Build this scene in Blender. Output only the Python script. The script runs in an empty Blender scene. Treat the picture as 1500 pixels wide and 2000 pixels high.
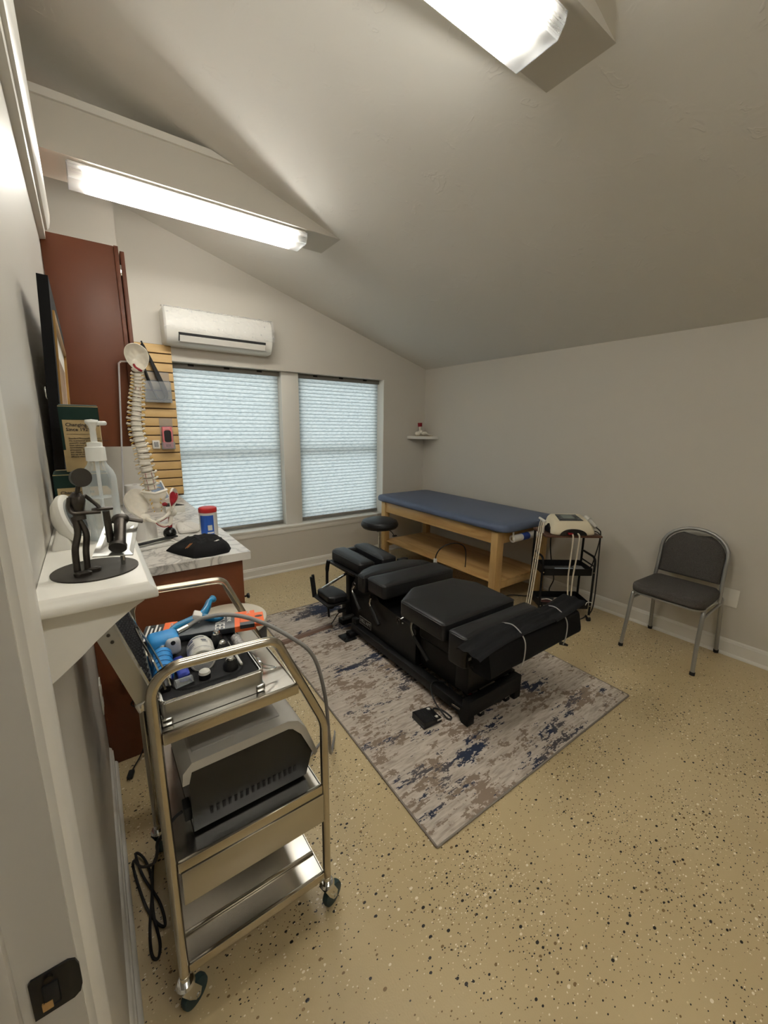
import bpy, bmesh, math, random
from mathutils import Vector, Matrix, noise
random.seed(7)
PI = math.pi
sc = bpy.context.scene
COL = sc.collection

# ---------------------------------------------------------------- camera, world, exposure
pit, yaw, rol = math.radians(11.957), math.radians(35.776), math.radians(.667)
fw = Vector((math.sin(yaw)*math.cos(pit), math.cos(yaw)*math.cos(pit), -math.sin(pit)))
r0 = Vector((math.cos(yaw), -math.sin(yaw), 0)); u0 = r0.cross(fw)
rt = r0*math.cos(rol) + u0*math.sin(rol); up = -r0*math.sin(rol) + u0*math.cos(rol)
cam = bpy.data.cameras.new('camera'); camo = bpy.data.objects.new('camera', cam); COL.objects.link(camo)
cam.sensor_fit = 'HORIZONTAL'; cam.sensor_width = 36; cam.lens = 36*797/1500; cam.clip_start = .01
mw = Matrix((rt, up, -fw)).transposed().to_4x4(); mw.translation = (0, 0, 1.56)
camo.matrix_world = mw
sc.camera = camo
w = bpy.data.worlds.new('overcast_daylight'); sc.world = w; w.use_nodes = True
bg = w.node_tree.nodes['Background']; bg.inputs[0].default_value = (.87, .95, .96, 1); bg.inputs[1].default_value = 1.1
vs = sc.view_settings; vs.view_transform = 'Standard'; vs.look = 'None'; vs.gamma = 1; vs.use_curve_mapping = False
vs.exposure = 0.86
TUBE = 44.0          # fluorescent tube radiance
sc.cycles.use_light_tree = False; sc.cycles.max_bounces = 7; sc.cycles.diffuse_bounces = 5; sc.cycles.transparent_max_bounces = 8; sc.cycles.adaptive_threshold = .03; sc.cycles.sample_clamp_indirect = 6

# ---------------------------------------------------------------- geometry helper
def cr(pts, n=6, closed=False):
    P = [Vector(p) for p in pts]; out = []; m = len(P)
    for i in range(m if closed else m-1):
        if closed: a, b, c, d = P[(i-1) % m], P[i], P[(i+1) % m], P[(i+2) % m]
        else: a, b, c, d = P[max(i-1, 0)], P[i], P[i+1], P[min(i+2, m-1)]
        for k in range(n):
            t = k/n
            out.append(.5*((2*b)+(c-a)*t+(2*a-5*b+4*c-d)*t*t+(3*b-a-3*c+d)*t**3))
    if not closed: out.append(P[-1])
    return out

def rpoly(pts, r, n=5):
    """polygon (counter-clockwise xy) with filleted corners; r a number or one per corner"""
    out = []; m = len(pts)
    for i in range(m):
        p = Vector(pts[i][:2]); a = (Vector(pts[i-1][:2])-p); b = (Vector(pts[(i+1) % m][:2])-p)
        rr = r[i] if isinstance(r, (list, tuple)) else r
        la, lb = a.length, b.length; a.normalize(); b.normalize()
        ang = a.angle(b); d = min(rr/math.tan(ang/2), .48*la, .48*lb)
        p0, p1 = p+a*d, p+b*d
        for k in range(n+1):
            t = k/n; out.append((1-t)**2*p0+2*t*(1-t)*p+t*t*p1)
    return [(v.x, v.y) for v in out]

def rrect(x0, x1, y0, y1, r, n=5): return rpoly([(x0, y0), (x1, y0), (x1, y1), (x0, y1)], r, n)

def inset(o, d):
    m = len(o); res = []
    for i in range(m):
        a, p, b = Vector(o[i-1]), Vector(o[i]), Vector(o[(i+1) % m])
        t = (b-p).normalized()+(p-a).normalized() if (b-p).length > 1e-9 and (p-a).length > 1e-9 else (b-a)
        if t.length < 1e-9: res.append(tuple(p)); continue
        t.normalize(); nrm = Vector((-t.y, t.x)); res.append(tuple(p+nrm*d))
    return res

class G:
    def __init__(s): s.b = bmesh.new()
    def add(s, V, F, M=None):
        vs_ = [s.b.verts.new((M @ Vector(v)) if M else v) for v in V]
        for f in F:
            try: s.b.faces.new([vs_[i] for i in f])
            except ValueError: pass
        return s
    def merge(s, o, M=None):
        o.verts.index_update()
        return s.add([v.co.copy() for v in o.verts], [[v.index for v in f.verts] for f in o.faces], M)
    def box(s, x0, x1, y0, y1, z0, z1, M=None):
        return s.add([(x0,y0,z0),(x1,y0,z0),(x1,y1,z0),(x0,y1,z0),(x0,y0,z1),(x1,y0,z1),(x1,y1,z1),(x0,y1,z1)],
                     [(3,2,1,0),(4,5,6,7),(0,1,5,4),(1,2,6,5),(2,3,7,6),(3,0,4,7)], M)
    def rbox(s, x0, x1, y0, y1, z0, z1, r=.004, seg=2, M=None):
        t = G().box(x0, x1, y0, y1, z0, z1).b
        bmesh.ops.bevel(t, geom=list(t.edges), offset=r, segments=seg, affect='EDGES', profile=.5)
        s.merge(t, M); t.free(); return s
    def cyl(s, p0, p1, r, r1=None, seg=14, M=None):
        p0, p1 = Vector(p0), Vector(p1); r1 = r if r1 is None else r1
        d = (p1-p0).normalized(); a = d.orthogonal().normalized(); c = d.cross(a)
        V = []; 
        for p, rr in ((p0, r), (p1, r1)):
            for k in range(seg):
                t = 2*PI*k/seg; V.append(p+(a*math.cos(t)+c*math.sin(t))*rr)
        F = [(k, (k+1) % seg, seg+(k+1) % seg, seg+k) for k in range(seg)]
        F += [tuple(reversed(range(seg))), tuple(range(seg, 2*seg))]
        return s.add(V, F, M)
    def tube(s, pts, r, seg=8, closed=False, M=None, flat=None):
        P = [Vector(p) for p in pts]; m = len(P)
        T = []
        for i in range(m):
            if closed: t = P[(i+1) % m]-P[i-1]
            else: t = P[min(i+1, m-1)]-P[max(i-1, 0)]
            T.append(t.normalized() if t.length > 1e-9 else Vector((0,0,1)))
        a = T[0].orthogonal().normalized(); V = []
        for i in range(m):
            a = (a-T[i]*a.dot(T[i])); a = a.normalized() if a.length > 1e-6 else T[i].orthogonal().normalized()
            c = T[i].cross(a); rr = r[i] if isinstance(r, (list, tuple)) else r
            for k in range(seg):
                t = 2*PI*k/seg; V.append(P[i]+(a*math.cos(t)+c*math.sin(t))*rr)
        F = []
        for i in range(m if closed else m-1):
            j = (i+1) % m
            for k in range(seg):
                k2 = (k+1) % seg; F.append((i*seg+k, i*seg+k2, j*seg+k2, j*seg+k))
        if not closed: F += [tuple(reversed(range(seg))), tuple(range((m-1)*seg, m*seg))]
        return s.add(V, F, M)
    def lathe(s, prof, c=(0,0,0), seg=24, M=None):
        V = []; F = []; n = len(prof); c = Vector(c)
        for (r, z) in prof:
            for k in range(seg):
                t = 2*PI*k/seg; V.append(c+Vector((r*math.cos(t), r*math.sin(t), z)))
        for i in range(n-1):
            for k in range(seg):
                k2 = (k+1) % seg; F.append((i*seg+k, i*seg+k2, (i+1)*seg+k2, (i+1)*seg+k))
        if prof[0][0] > 1e-5: F.append(tuple(reversed(range(seg))))
        if prof[-1][0] > 1e-5: F.append(tuple(range((n-1)*seg, n*seg)))
        t = G().add(V, F).b
        bmesh.ops.remove_doubles(t, verts=list(t.verts), dist=1e-6); s.merge(t, M); t.free(); return s
    def prism(s, poly, a0, a1, axis='z', M=None):
        n = len(poly)
        f = {'z': lambda p, a: (p[0], p[1], a), 'y': lambda p, a: (p[0], a, p[1]), 'x': lambda p, a: (a, p[0], p[1])}[axis]
        V = [f(p, a0) for p in poly]+[f(p, a1) for p in poly]
        F = [tuple(reversed(range(n))), tuple(range(n, 2*n))]+[(i, (i+1) % n, n+(i+1) % n, n+i) for i in range(n)]
        return s.add(V, F, M)
    def rings(s, R, cap0=True, cap1=True, M=None):
        n = len(R[0]); V = [p for r in R for p in r]; F = []
        for i in range(len(R)-1):
            for k in range(n):
                k2 = (k+1) % n; F.append((i*n+k, i*n+k2, (i+1)*n+k2, (i+1)*n+k))
        if cap0: F.append(tuple(reversed(range(n))))
        if cap1: F.append(tuple(range((len(R)-1)*n, len(R)*n)))
        return s.add(V, F, M)
    def ball(s, c, r, seg=16, rn=10, M=None):
        r = (r, r, r) if isinstance(r, (int, float)) else r
        t = bmesh.new(); bmesh.ops.create_uvsphere(t, u_segments=seg, v_segments=rn, radius=1)
        for v in t.verts: v.co = Vector((v.co.x*r[0]+c[0], v.co.y*r[1]+c[1], v.co.z*r[2]+c[2]))
        s.merge(t, M); t.free(); return s
    def cushion(s, o, z0, z1, r=.02, crown=.006, M=None):
        R = []
        def ring(d, z): R.append([(x, y, z) for (x, y) in (inset(o, d) if d else o)])
        ring(.012, z0); ring(.003, z0+.006); ring(0, z0+.018); ring(0, z1-r)
        for k in (1, 2, 3): t = k/3*PI/2; ring(r*(1-math.cos(t)), z1-r+r*math.sin(t))
        q = R[-1]; cx = sum(p[0] for p in q)/len(q); cy = sum(p[1] for p in q)/len(q)
        for k, h in ((.88, .45), (.7, .75), (.4, .95), (.12, 1)): R.append([(cx+(p[0]-cx)*k, cy+(p[1]-cy)*k, z1+crown*h) for p in q])
        return s.rings(R, M=M)
    def slab(s, o, prof, M=None):
        """outline o, profile list of (inset, z)"""
        return s.rings([[(x, y, z) for (x, y) in (inset(o, d) if d else o)] for d, z in prof], M=M)
    def sheet(s, fn, nu, nv, th=0, M=None):
        """open grid surface; th>0 gives it thickness along its normals"""
        t = bmesh.new(); g = [[t.verts.new(fn(i/nu, j/nv)) for j in range(nv+1)] for i in range(nu+1)]
        for i in range(nu):
            for j in range(nv): t.faces.new((g[i][j], g[i+1][j], g[i+1][j+1], g[i][j+1]))
        if th:
            bmesh.ops.recalc_face_normals(t, faces=list(t.faces)); bmesh.ops.solidify(t, geom=list(t.faces), thickness=th)
        s.merge(t, M); t.free(); return s
    def shake(s, amp, scale, seed=0):
        for v in s.b.verts:
            q = v.co*scale+Vector((seed, seed*1.3, 0)); v.co += Vector((noise.noise(q), noise.noise(q+Vector((9,0,0))), noise.noise(q+Vector((0,9,0)))))*amp
        return s

# ---------------------------------------------------------------- object helper
RM = {}
def root_of(o):
    while o.parent: o = o.parent
    return o
def O(name, g, m, parent=None, local=False, angle=.7, label=None, kind=None):
    b = g.b
    if parent is not None and not local: b.transform(RM[root_of(parent).name].inverted())
    bmesh.ops.recalc_face_normals(b, faces=list(b.faces))
    for f in b.faces: f.smooth = True
    for e in b.edges:
        if len(e.link_faces) == 2: e.smooth = e.calc_face_angle(0) < angle
    me = bpy.data.meshes.new(name); b.to_mesh(me); b.free()
    if m is not None: me.materials.append(m)
    o = bpy.data.objects.new(name, me); COL.objects.link(o)
    if parent is not None: o.parent = parent
    if label: o['label'] = label
    if kind: o['kind'] = kind
    return o
def T(name, label, cat, loc=(0,0,0), rotz=0, group=None, kind=None):
    o = bpy.data.objects.new(name, None); COL.objects.link(o); o.empty_display_size = .05
    o.location = loc; o.rotation_euler = (0, 0, rotz); o['label'] = label; o['category'] = cat
    if group: o['group'] = group
    if kind: o['kind'] = kind
    RM[o.name] = Matrix.Translation(loc) @ Matrix.Rotation(rotz, 4, 'Z')
    return o
def S(name, g, m, label, cat, group=None, kind=None, angle=.7):
    """a thing that is one mesh, given in world coordinates"""
    vs_ = [v.co for v in g.b.verts]; n = len(vs_)
    c = Vector(((min(v.x for v in vs_)+max(v.x for v in vs_))/2, (min(v.y for v in vs_)+max(v.y for v in vs_))/2, min(v.z for v in vs_)))
    g.b.transform(Matrix.Translation(-c)); o = O(name, g, m, None, angle=angle); o.location = c
    o['label'] = label; o['category'] = cat
    if group: o['group'] = group
    if kind: o['kind'] = kind
    RM[o.name] = Matrix.Translation(c)
    return o
def ST(name, g, m, parent=None, label=None, angle=.7):
    """a piece of the setting, in world coordinates"""
    o = O(name, g, m, parent, local=True, angle=angle)
    if parent is None: o['kind'] = 'structure'; RM[o.name] = Matrix.Identity(4)
    if label: o['label'] = label
    return o
def dup(o, parent, loc=None, rot=None):
    c = o.copy(); COL.objects.link(c); c.parent = parent
    if loc is not None: c.location = loc
    if rot is not None: c.rotation_euler = rot
    return c
def text(name, s, size, m, parent, M, align='LEFT', ext=.0004, width=None, bold=0):
    cu = bpy.data.curves.new(name, 'FONT'); cu.body = s; cu.size = size; cu.extrude = ext; cu.align_x = align; cu.offset = bold
    cu.resolution_u = 2
    tmp = bpy.data.objects.new(name, cu); me = bpy.data.meshes.new_from_object(tmp)
    bpy.data.objects.remove(tmp); bpy.data.curves.remove(cu)
    if width:
        xs = [v.co.x for v in me.vertices]; k = width/(max(xs)-min(xs)); me.transform(Matrix.Diagonal((k, 1, 1, 1)))
    me.transform(RM[root_of(parent).name].inverted() @ M if parent else M)
    me.materials.clear(); me.materials.append(m); me.name = name
    o = bpy.data.objects.new(name, me); COL.objects.link(o)
    if parent: o.parent = parent
    return o
def basis(o, x, y):
    x = Vector(x).normalized(); y = Vector(y); y = (y-x*y.dot(x)).normalized(); z = x.cross(y)
    m = Matrix((x, y, z)).transposed().to_4x4(); m.translation = o; return m
FRONT = lambda x, y, z: basis((x, y, z), (1, 0, 0), (0, 0, 1))      # writing on a face that looks towards -y

# ---------------------------------------------------------------- materials
def lin(c): return tuple(((v/255)/12.92 if v <= 10 else (((v/255)+.055)/1.055)**2.4) for v in c)
def nt(name):
    m = bpy.data.materials.new(name); m.use_nodes = True; t = m.node_tree
    return m, t, t.nodes['Principled BSDF']
class N:
    def __init__(s, t): s.t = t
    def __call__(s, typ, **k):
        n = s.t.nodes.new('ShaderNode'+typ)
        for a, v in k.items():
            if a.startswith('_'): n.inputs[int(a[1:])].default_value = v
            else: setattr(n, a, v)
        return n
    def l(s, a, b, i=0, o=0):
        s.t.links.new(a.outputs[o] if not isinstance(o, str) else a.outputs[o], b.inputs[i])
def ramp(n, stops):
    e = n.color_ramp.elements
    while len(e) < len(stops): e.new(.5)
    for k, (p, c) in enumerate(stops): e[k].position = p; e[k].color = (*c, 1) if len(c) == 3 else c
def mat(name, c, rough=.5, metal=0, var=None, bump=None, spec=.5, coat=0, trans=0, ior=1.45, alpha=1, emit=None, stretch=None, sheen=0):
    m, t, p = nt(name); n = N(t); L = lin(c)
    p.inputs['Base Color'].default_value = (*L, 1); p.inputs['Roughness'].default_value = rough; p.inputs['Metallic'].default_value = metal
    p.inputs['Specular IOR Level'].default_value = spec; p.inputs['Coat Weight'].default_value = coat; p.inputs['Coat Roughness'].default_value = .15
    p.inputs['Transmission Weight'].default_value = trans; p.inputs['IOR'].default_value = ior; p.inputs['Alpha'].default_value = alpha
    p.inputs['Sheen Weight'].default_value = sheen
    if emit: p.inputs['Emission Color'].default_value = (*emit[0], 1); p.inputs['Emission Strength'].default_value = emit[1]
    if var or bump:
        tc = n('TexCoord'); mp = n('Mapping'); t.links.new(tc.outputs['Object'], mp.inputs[0])
        if stretch: mp.inputs['Scale'].default_value = stretch
        if var:
            no = n('TexNoise'); no.inputs['Scale'].default_value = var[0]; no.inputs['Detail'].default_value = 3; n.l(mp, no)
            rp = n('ValToRGB'); a = var[1]; ramp(rp, [(.3, tuple(v*(1-a) for v in L)), (.7, tuple(min(1, v*(1+a)) for v in L))])
            n.l(no, rp); t.links.new(rp.outputs[0], p.inputs['Base Color'])
        if bump:
            nb = n('TexNoise'); nb.inputs['Scale'].default_value = bump[0]; nb.inputs['Detail'].default_value = .5; n.l(mp, nb)
            bp = n('Bump'); bp.inputs['Strength'].default_value = bump[1]; bp.inputs['Distance'].default_value = bump[2]
            t.links.new(nb.outputs[0], bp.inputs['Height']); t.links.new(bp.outputs[0], p.inputs['Normal'])
    return m

wall_m = mat('painted_wall', (203, 198, 187), .6, bump=(90, .12, .002))
left_m = mat('satin_wall', (205, 201, 192), .38, bump=(60, .08, .002))
trim_m = mat('white_trim', (226, 223, 214), .35)
def plaster():
    m, t, p = nt('plaster_ceiling'); n = N(t); p.inputs['Base Color'].default_value = (*lin((222, 219, 211)), 1); p.inputs['Roughness'].default_value = .75
    tc = n('TexCoord'); a = n('TexNoise'); a.inputs['Scale'].default_value = 7; a.inputs['Detail'].default_value = 3; a.inputs['Roughness'].default_value = .6; a.inputs['Distortion'].default_value = .8
    t.links.new(tc.outputs['Object'], a.inputs['Vector'])
    r1 = n('ValToRGB'); ramp(r1, [(.52, (0,0,0)), (.64, (.35,.35,.35)), (.66, (1,1,1)), (.72, (.5,.5,.5))]); n.l(a, r1); ma = r1
    bp = n('Bump'); bp.inputs['Strength'].default_value = .35; bp.inputs['Distance'].default_value = .004
    n.l(ma, bp, 'Height'); n.l(bp, p, 'Normal'); return m
ceil_m = plaster()
def floor_mat():
    m, t, p = nt('flake_epoxy_floor'); n = N(t); p.inputs['Roughness'].default_value = .33; p.inputs['Specular IOR Level'].default_value = .45
    tc = n('TexCoord'); base = n('TexNoise'); base.inputs['Scale'].default_value = 1.6; base.inputs['Detail'].default_value = 1; t.links.new(tc.outputs['Object'], base.inputs['Vector'])
    rb = n('ValToRGB'); ramp(rb, [(.35, lin((186, 167, 128))), (.65, lin((197, 178, 139)))]); n.l(base, rb)
    dens = n('TexNoise'); dens.inputs['Scale'].default_value = 2.2; dens.inputs['Detail'].default_value = 1; t.links.new(tc.outputs['Object'], dens.inputs['Vector'])
    cur = rb
    for i, (scale, size, dlo, dhi) in enumerate(((46, .26, .06, .30), (98, .27, .10, .44))):
        mp = n('Mapping'); mp.inputs['Location'].default_value = (i*3.1, i*1.7, 0); mp.inputs['Rotation'].default_value = (0, 0, .5+i); mp.inputs['Scale'].default_value = (1, 1.45, 1)
        t.links.new(tc.outputs['Object'], mp.inputs[0])
        vo = n('TexVoronoi', voronoi_dimensions='2D'); vo.inputs['Scale'].default_value = scale; t.links.new(mp.outputs[0], vo.inputs['Vector'])
        se = n('SeparateColor'); t.links.new(vo.outputs['Color'], se.inputs[0])
        sz = n('Math', operation='MULTIPLY_ADD', _1=size*.8, _2=size*.35); t.links.new(se.outputs[0], sz.inputs[0])
        inside = n('Math', operation='LESS_THAN'); t.links.new(vo.outputs['Distance'], inside.inputs[0]); n.l(sz, inside, 1)
        mr = n('MapRange'); mr.inputs[1].default_value = .35; mr.inputs[2].default_value = .68; mr.inputs[3].default_value = dlo; mr.inputs[4].default_value = dhi; n.l(dens, mr)
        pick = n('Math', operation='LESS_THAN'); t.links.new(se.outputs[1], pick.inputs[0]); n.l(mr, pick, 1)
        mk = n('Math', operation='MULTIPLY'); n.l(inside, mk); n.l(pick, mk, 1)
        rc = n('ValToRGB'); rc.color_ramp.interpolation = 'CONSTANT'
        ramp(rc, [(0, lin((26, 22, 18))), (.40, lin((232, 222, 200))), (.66, lin((120, 96, 62))), (.86, lin((214, 198, 160)))]); t.links.new(se.outputs[2], rc.inputs[0])
        mx = n('Mix', data_type='RGBA'); t.links.new(mk.outputs[0], mx.inputs['Factor']); t.links.new(cur.outputs[0] if cur is rb else cur.outputs[2], mx.inputs[6]); t.links.new(rc.outputs[0], mx.inputs[7]); cur = mx
    t.links.new(cur.outputs[2], p.inputs['Base Color'])
    nb = n('TexNoise'); nb.inputs['Scale'].default_value = 200; nb.inputs['Detail'].default_value = 0; t.links.new(tc.outputs['Object'], nb.inputs['Vector'])
    bp = n('Bump'); bp.inputs['Strength'].default_value = .25; bp.inputs['Distance'].default_value = .0015; n.l(nb, bp, 'Height'); n.l(bp, p, 'Normal'); return m
floor_m = floor_mat()
def rug_mat():
    m, t, p = nt('rug_pile'); n = N(t); p.inputs['Roughness'].default_value = .95; p.inputs['Specular IOR Level'].default_value = .1; p.inputs['Sheen Weight'].default_value = .15
    tc = n('TexCoord'); sn = n('VectorMath', operation='SNAP'); sn.inputs[1].default_value = (.007, .0045, 1); t.links.new(tc.outputs['Object'], sn.inputs[0])
    def nz(scale, sx, sy, det, loc, rough=.6):
        mp = n('Mapping'); mp.inputs['Scale'].default_value = (sx, sy, 1); mp.inputs['Location'].default_value = (loc, loc*.7, 0); t.links.new(sn.outputs[0], mp.inputs[0])
        a = n('TexNoise'); a.inputs['Scale'].default_value = scale; a.inputs['Detail'].default_value = det; a.inputs['Roughness'].default_value = rough; n.l(mp, a); return a
    n1 = nz(2.6, 1, 1.5, 5, 0, .78); n2 = nz(6.5, .55, 2.2, 5, 4.2, .8); gate = nz(2.0, .55, 1.7, 1, 8.7); n3 = nz(34, .30, 2.2, 2, 2.2, .65); n4 = nz(20, .7, 1.6, 3, 6.1, .78)
    base = n('ValToRGB'); ramp(base, [(.33, lin((158,146,133))), (.5, lin((186,175,162))), (.68, lin((202,193,182)))]); n.l(n3, base)
    b1 = n('Math', operation='MULTIPLY_ADD', _1=.55); n.l(n4, b1); n.l(n1, b1, 2)
    bm_ = n('ValToRGB'); ramp(bm_, [(.315, (0,0,0)), (.345, (1,1,1))]); mb = n('MapRange'); mb.inputs[1].default_value = .45; mb.inputs[2].default_value = 1.25; n.l(b1, mb); n.l(mb, bm_)
    inv = n('Math', operation='SUBTRACT', _0=1.0); n.l(bm_, inv, 1)
    mx0 = n('Mix', data_type='RGBA'); mx0.inputs[7].default_value = (*lin((128, 112, 97)), 1); n.l(inv, mx0, 'Factor'); t.links.new(base.outputs[0], mx0.inputs[6])
    d1 = n('Math', operation='MULTIPLY_ADD', _1=.85); n.l(gate, d1); n.l(n2, d1, 2)
    d2 = n('Math', operation='MULTIPLY_ADD', _1=.55); n.l(n4, d2); n.l(d1, d2, 2)
    rm_ = n('ValToRGB'); ramp(rm_, [(.575, (0,0,0)), (.60, (1,1,1))]); md = n('MapRange'); md.inputs[1].default_value = .725; md.inputs[2].default_value = 1.725; n.l(d2, md); n.l(md, rm_)
    hue = nz(3.5, 1, 1, 1, 11); rh = n('ValToRGB'); ramp(rh, [(.46, lin((74,70,72))), (.53, lin((34,42,62)))]); n.l(hue, rh)
    mx = n('Mix', data_type='RGBA'); n.l(rm_, mx, 'Factor'); t.links.new(mx0.outputs[2], mx.inputs[6]); t.links.new(rh.outputs[0], mx.inputs[7])
    t.links.new(mx.outputs[2], p.inputs['Base Color'])
    fb = n('TexNoise'); fb.inputs['Scale'].default_value = 420; t.links.new(tc.outputs['Object'], fb.inputs['Vector'])
    bp = n('Bump'); bp.inputs['Strength'].default_value = .4; bp.inputs['Distance'].default_value = .002; n.l(fb, bp, 'Height'); n.l(bp, p, 'Normal'); return m
rug_m = rug_mat()
def wood(name, c1, c2, rough, scale, sx, coat=.1, ring=6):
    m, t, p = nt(name); n = N(t); p.inputs['Roughness'].default_value = rough; p.inputs['Specular IOR Level'].default_value = .3; p.inputs['Coat Weight'].default_value = coat; p.inputs['Coat Roughness'].default_value = .3
    tc = n('TexCoord'); mp = n('Mapping'); mp.inputs['Scale'].default_value = sx; t.links.new(tc.outputs['Object'], mp.inputs[0])
    a = n('TexNoise'); a.inputs['Scale'].default_value = scale; a.inputs['Detail'].default_value = 5; a.inputs['Distortion'].default_value = .6; n.l(mp, a)
    mu = n('Math', operation='MULTIPLY', _1=ring); n.l(a, mu); fr = n('Math', operation='PINGPONG', _1=1); n.l(mu, fr)
    f2 = n('TexNoise'); f2.inputs['Scale'].default_value = scale*22; n.l(mp, f2)
    ad = n('Math', operation='MULTIPLY_ADD', _1=.35); n.l(f2, ad); n.l(fr, ad, 2)
    r = n('ValToRGB'); ramp(r, [(.15, lin(c1)), (.95, lin(c2))]); n.l(ad, r); n.l(r, p); return m
cherry_m = wood('cherry_wood', (80, 39, 19), (95, 50, 26), .45, 1.4, (1, 1, .35), .05, 2)
birch_m = wood('birch_wood', (176, 138, 84), (200, 164, 108), .42, 3.2, (2.5, .35, 2.5), .15, 5)
legwood_m = wood('birch_leg_wood', (184, 148, 94), (202, 168, 112), .42, 3.2, (3, 3, .3), .15, 3)
slat_m = wood('maple_laminate', (184, 150, 94), (199, 166, 110), .45, 2.2, (.5, 3, 4), 0, 3)
brown_m = wood('walnut_board', (70, 46, 34), (92, 62, 46), .4, 3, (.6, 3, 3), .1, 3)
def marble():
    m, t, p = nt('marble_laminate'); n = N(t); p.inputs['Roughness'].default_value = .3
    tc = n('TexCoord'); a = n('TexNoise'); a.inputs['Scale'].default_value = 5; a.inputs['Detail'].default_value = 8; a.inputs['Distortion'].default_value = 1.6; t.links.new(tc.outputs['Object'], a.inputs['Vector'])
    sb = n('Math', operation='SUBTRACT', _1=.5); n.l(a, sb); ab = n('Math', operation='ABSOLUTE'); n.l(sb, ab)
    r = n('ValToRGB'); ramp(r, [(0, lin((158,154,150))), (.018, lin((196,193,188))), (.06, lin((222,219,213))), (.4, lin((228,226,221)))]); n.l(ab, r); n.l(r, p); return m
marble_m = marble()
def brushed(name, c, rough, sx):
    m, t, p = nt(name); n = N(t); p.inputs['Metallic'].default_value = 1; p.inputs['Base Color'].default_value = (*lin(c), 1)
    tc = n('TexCoord'); mp = n('Mapping'); mp.inputs['Scale'].default_value = sx; t.links.new(tc.outputs['Object'], mp.inputs[0])
    a = n('TexNoise'); a.inputs['Scale'].default_value = 220; a.inputs['Detail'].default_value = 1; n.l(mp, a)
    r = n('MapRange'); r.inputs[3].default_value = rough*.9; r.inputs[4].default_value = rough*1.12; n.l(a, r); n.l(r, p, 'Roughness')
    bp = n('Bump'); bp.inputs['Strength'].default_value = .008; bp.inputs['Distance'].default_value = .0003; n.l(a, bp, 'Height'); n.l(bp, p, 'Normal'); return m
steel_m = brushed('brushed_steel', (190, 186, 178), .24, (12, 1, 12))
tubesteel_m = mat('polished_steel_tube', (190, 182, 166), .2, 1)
chrome_m = mat('chrome', (214, 214, 212), .1, 1)
alu_m = mat('aluminium_sheet', (186, 186, 182), .36, 1, bump=(500, .1, .0005))
leather_m = mat('black_vinyl', (24, 24, 26), .42, spec=.4, bump=(260, .18, .0008))
navy_m = mat('slate_blue_vinyl', (80, 91, 114), .42, spec=.4, bump=(240, .15, .0008))
blackmetal_m = mat('black_powder_coat', (14, 14, 15), .5, spec=.35)
blackplas_m = mat('black_plastic', (20, 20, 21), .38)
rubber_m = mat('black_rubber', (24, 24, 24), .7)
felt_m = mat('black_fabric', (20, 20, 21), .9, spec=.2, bump=(300, .3, .001))
greyfab_m = mat('charcoal_tweed', (66, 62, 58), .95, var=(260, .45), bump=(260, .4, .002))
chairmetal_m = mat('silver_vein_metal', (164, 164, 161), .38, .7)
white_m = mat('white_plastic', (226, 224, 216), .4)
cream_m = mat('cream_plastic', (226, 216, 190), .38)
greyplas_m = mat('grey_plastic', (150, 150, 148), .4)
bone_m = mat('bone_resin', (232, 226, 212), .45, var=(30, .06))
disc_m = mat('disc_resin', (206, 200, 186), .5)
nerve_m = mat('yellow_nerve', (218, 176, 74), .5)
red_m = mat('red_paint', (144, 22, 34), .45)
gunm = mat('welded_steel', (68, 63, 58), .38, .85, var=(60, .3))
darkm = mat('dark_steel_plate', (58, 54, 49), .5, .7, var=(40, .2))
paper_m = mat('white_paper', (236, 233, 226), .8)

ink_m = mat('printed_dark_ink', (40, 36, 32), .6)
white_ink = mat('printed_white_ink', (232, 230, 224), .6)
def clear(name, c, tr, rough=.08):
    m, t, p = nt(name); n = N(t); p.inputs['Base Color'].default_value = (*lin(c), 1); p.inputs['Roughness'].default_value = rough
    tp = n('BsdfTransparent'); tp.inputs[0].default_value = (1, 1, 1, 1); mx = n('MixShader'); lw = n('LayerWeight'); lw.inputs[0].default_value = .3; ma = n('Math', operation='MULTIPLY_ADD', _1=.55, _2=1-tr, use_clamp=True); t.links.new(lw.outputs['Facing'], ma.inputs[0]); n.l(ma, mx)
    n.l(tp, mx, 1); n.l(p, mx, 2); out = t.nodes['Material Output']; n.l(mx, out); return m
glass_m = clear('window_glass', (236, 242, 244), .9, .03)
acrylic_m = clear('clear_acrylic', (214, 220, 224), .80, .12)
film_m = clear('crinkled_plastic_film', (246, 246, 246), .86, .04)
pet_m = clear('clear_bottle_plastic', (226, 234, 236), .76, .04)
liq_m = clear('clear_gel', (226, 236, 240), .80, .04)
# ================================================================ SETTING
XL, XR, YB, YF = -.075, 3.52, 4.03, -2.2
zc = lambda x: 2.243+.2985*(XR-x)
ST('floor', G().box(-1.35, 3.7, YF-.1, 4.3, -.06, 0), floor_m)
ST('ceiling', G().prism([(XL-.15, zc(XL-.15)), (XR+.15, zc(XR+.15)), (XR+.15, zc(XR+.15)+.1), (XL-.15, zc(XL-.15)+.1)], YF-.1, 4.3, 'y'), ceil_m)
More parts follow.
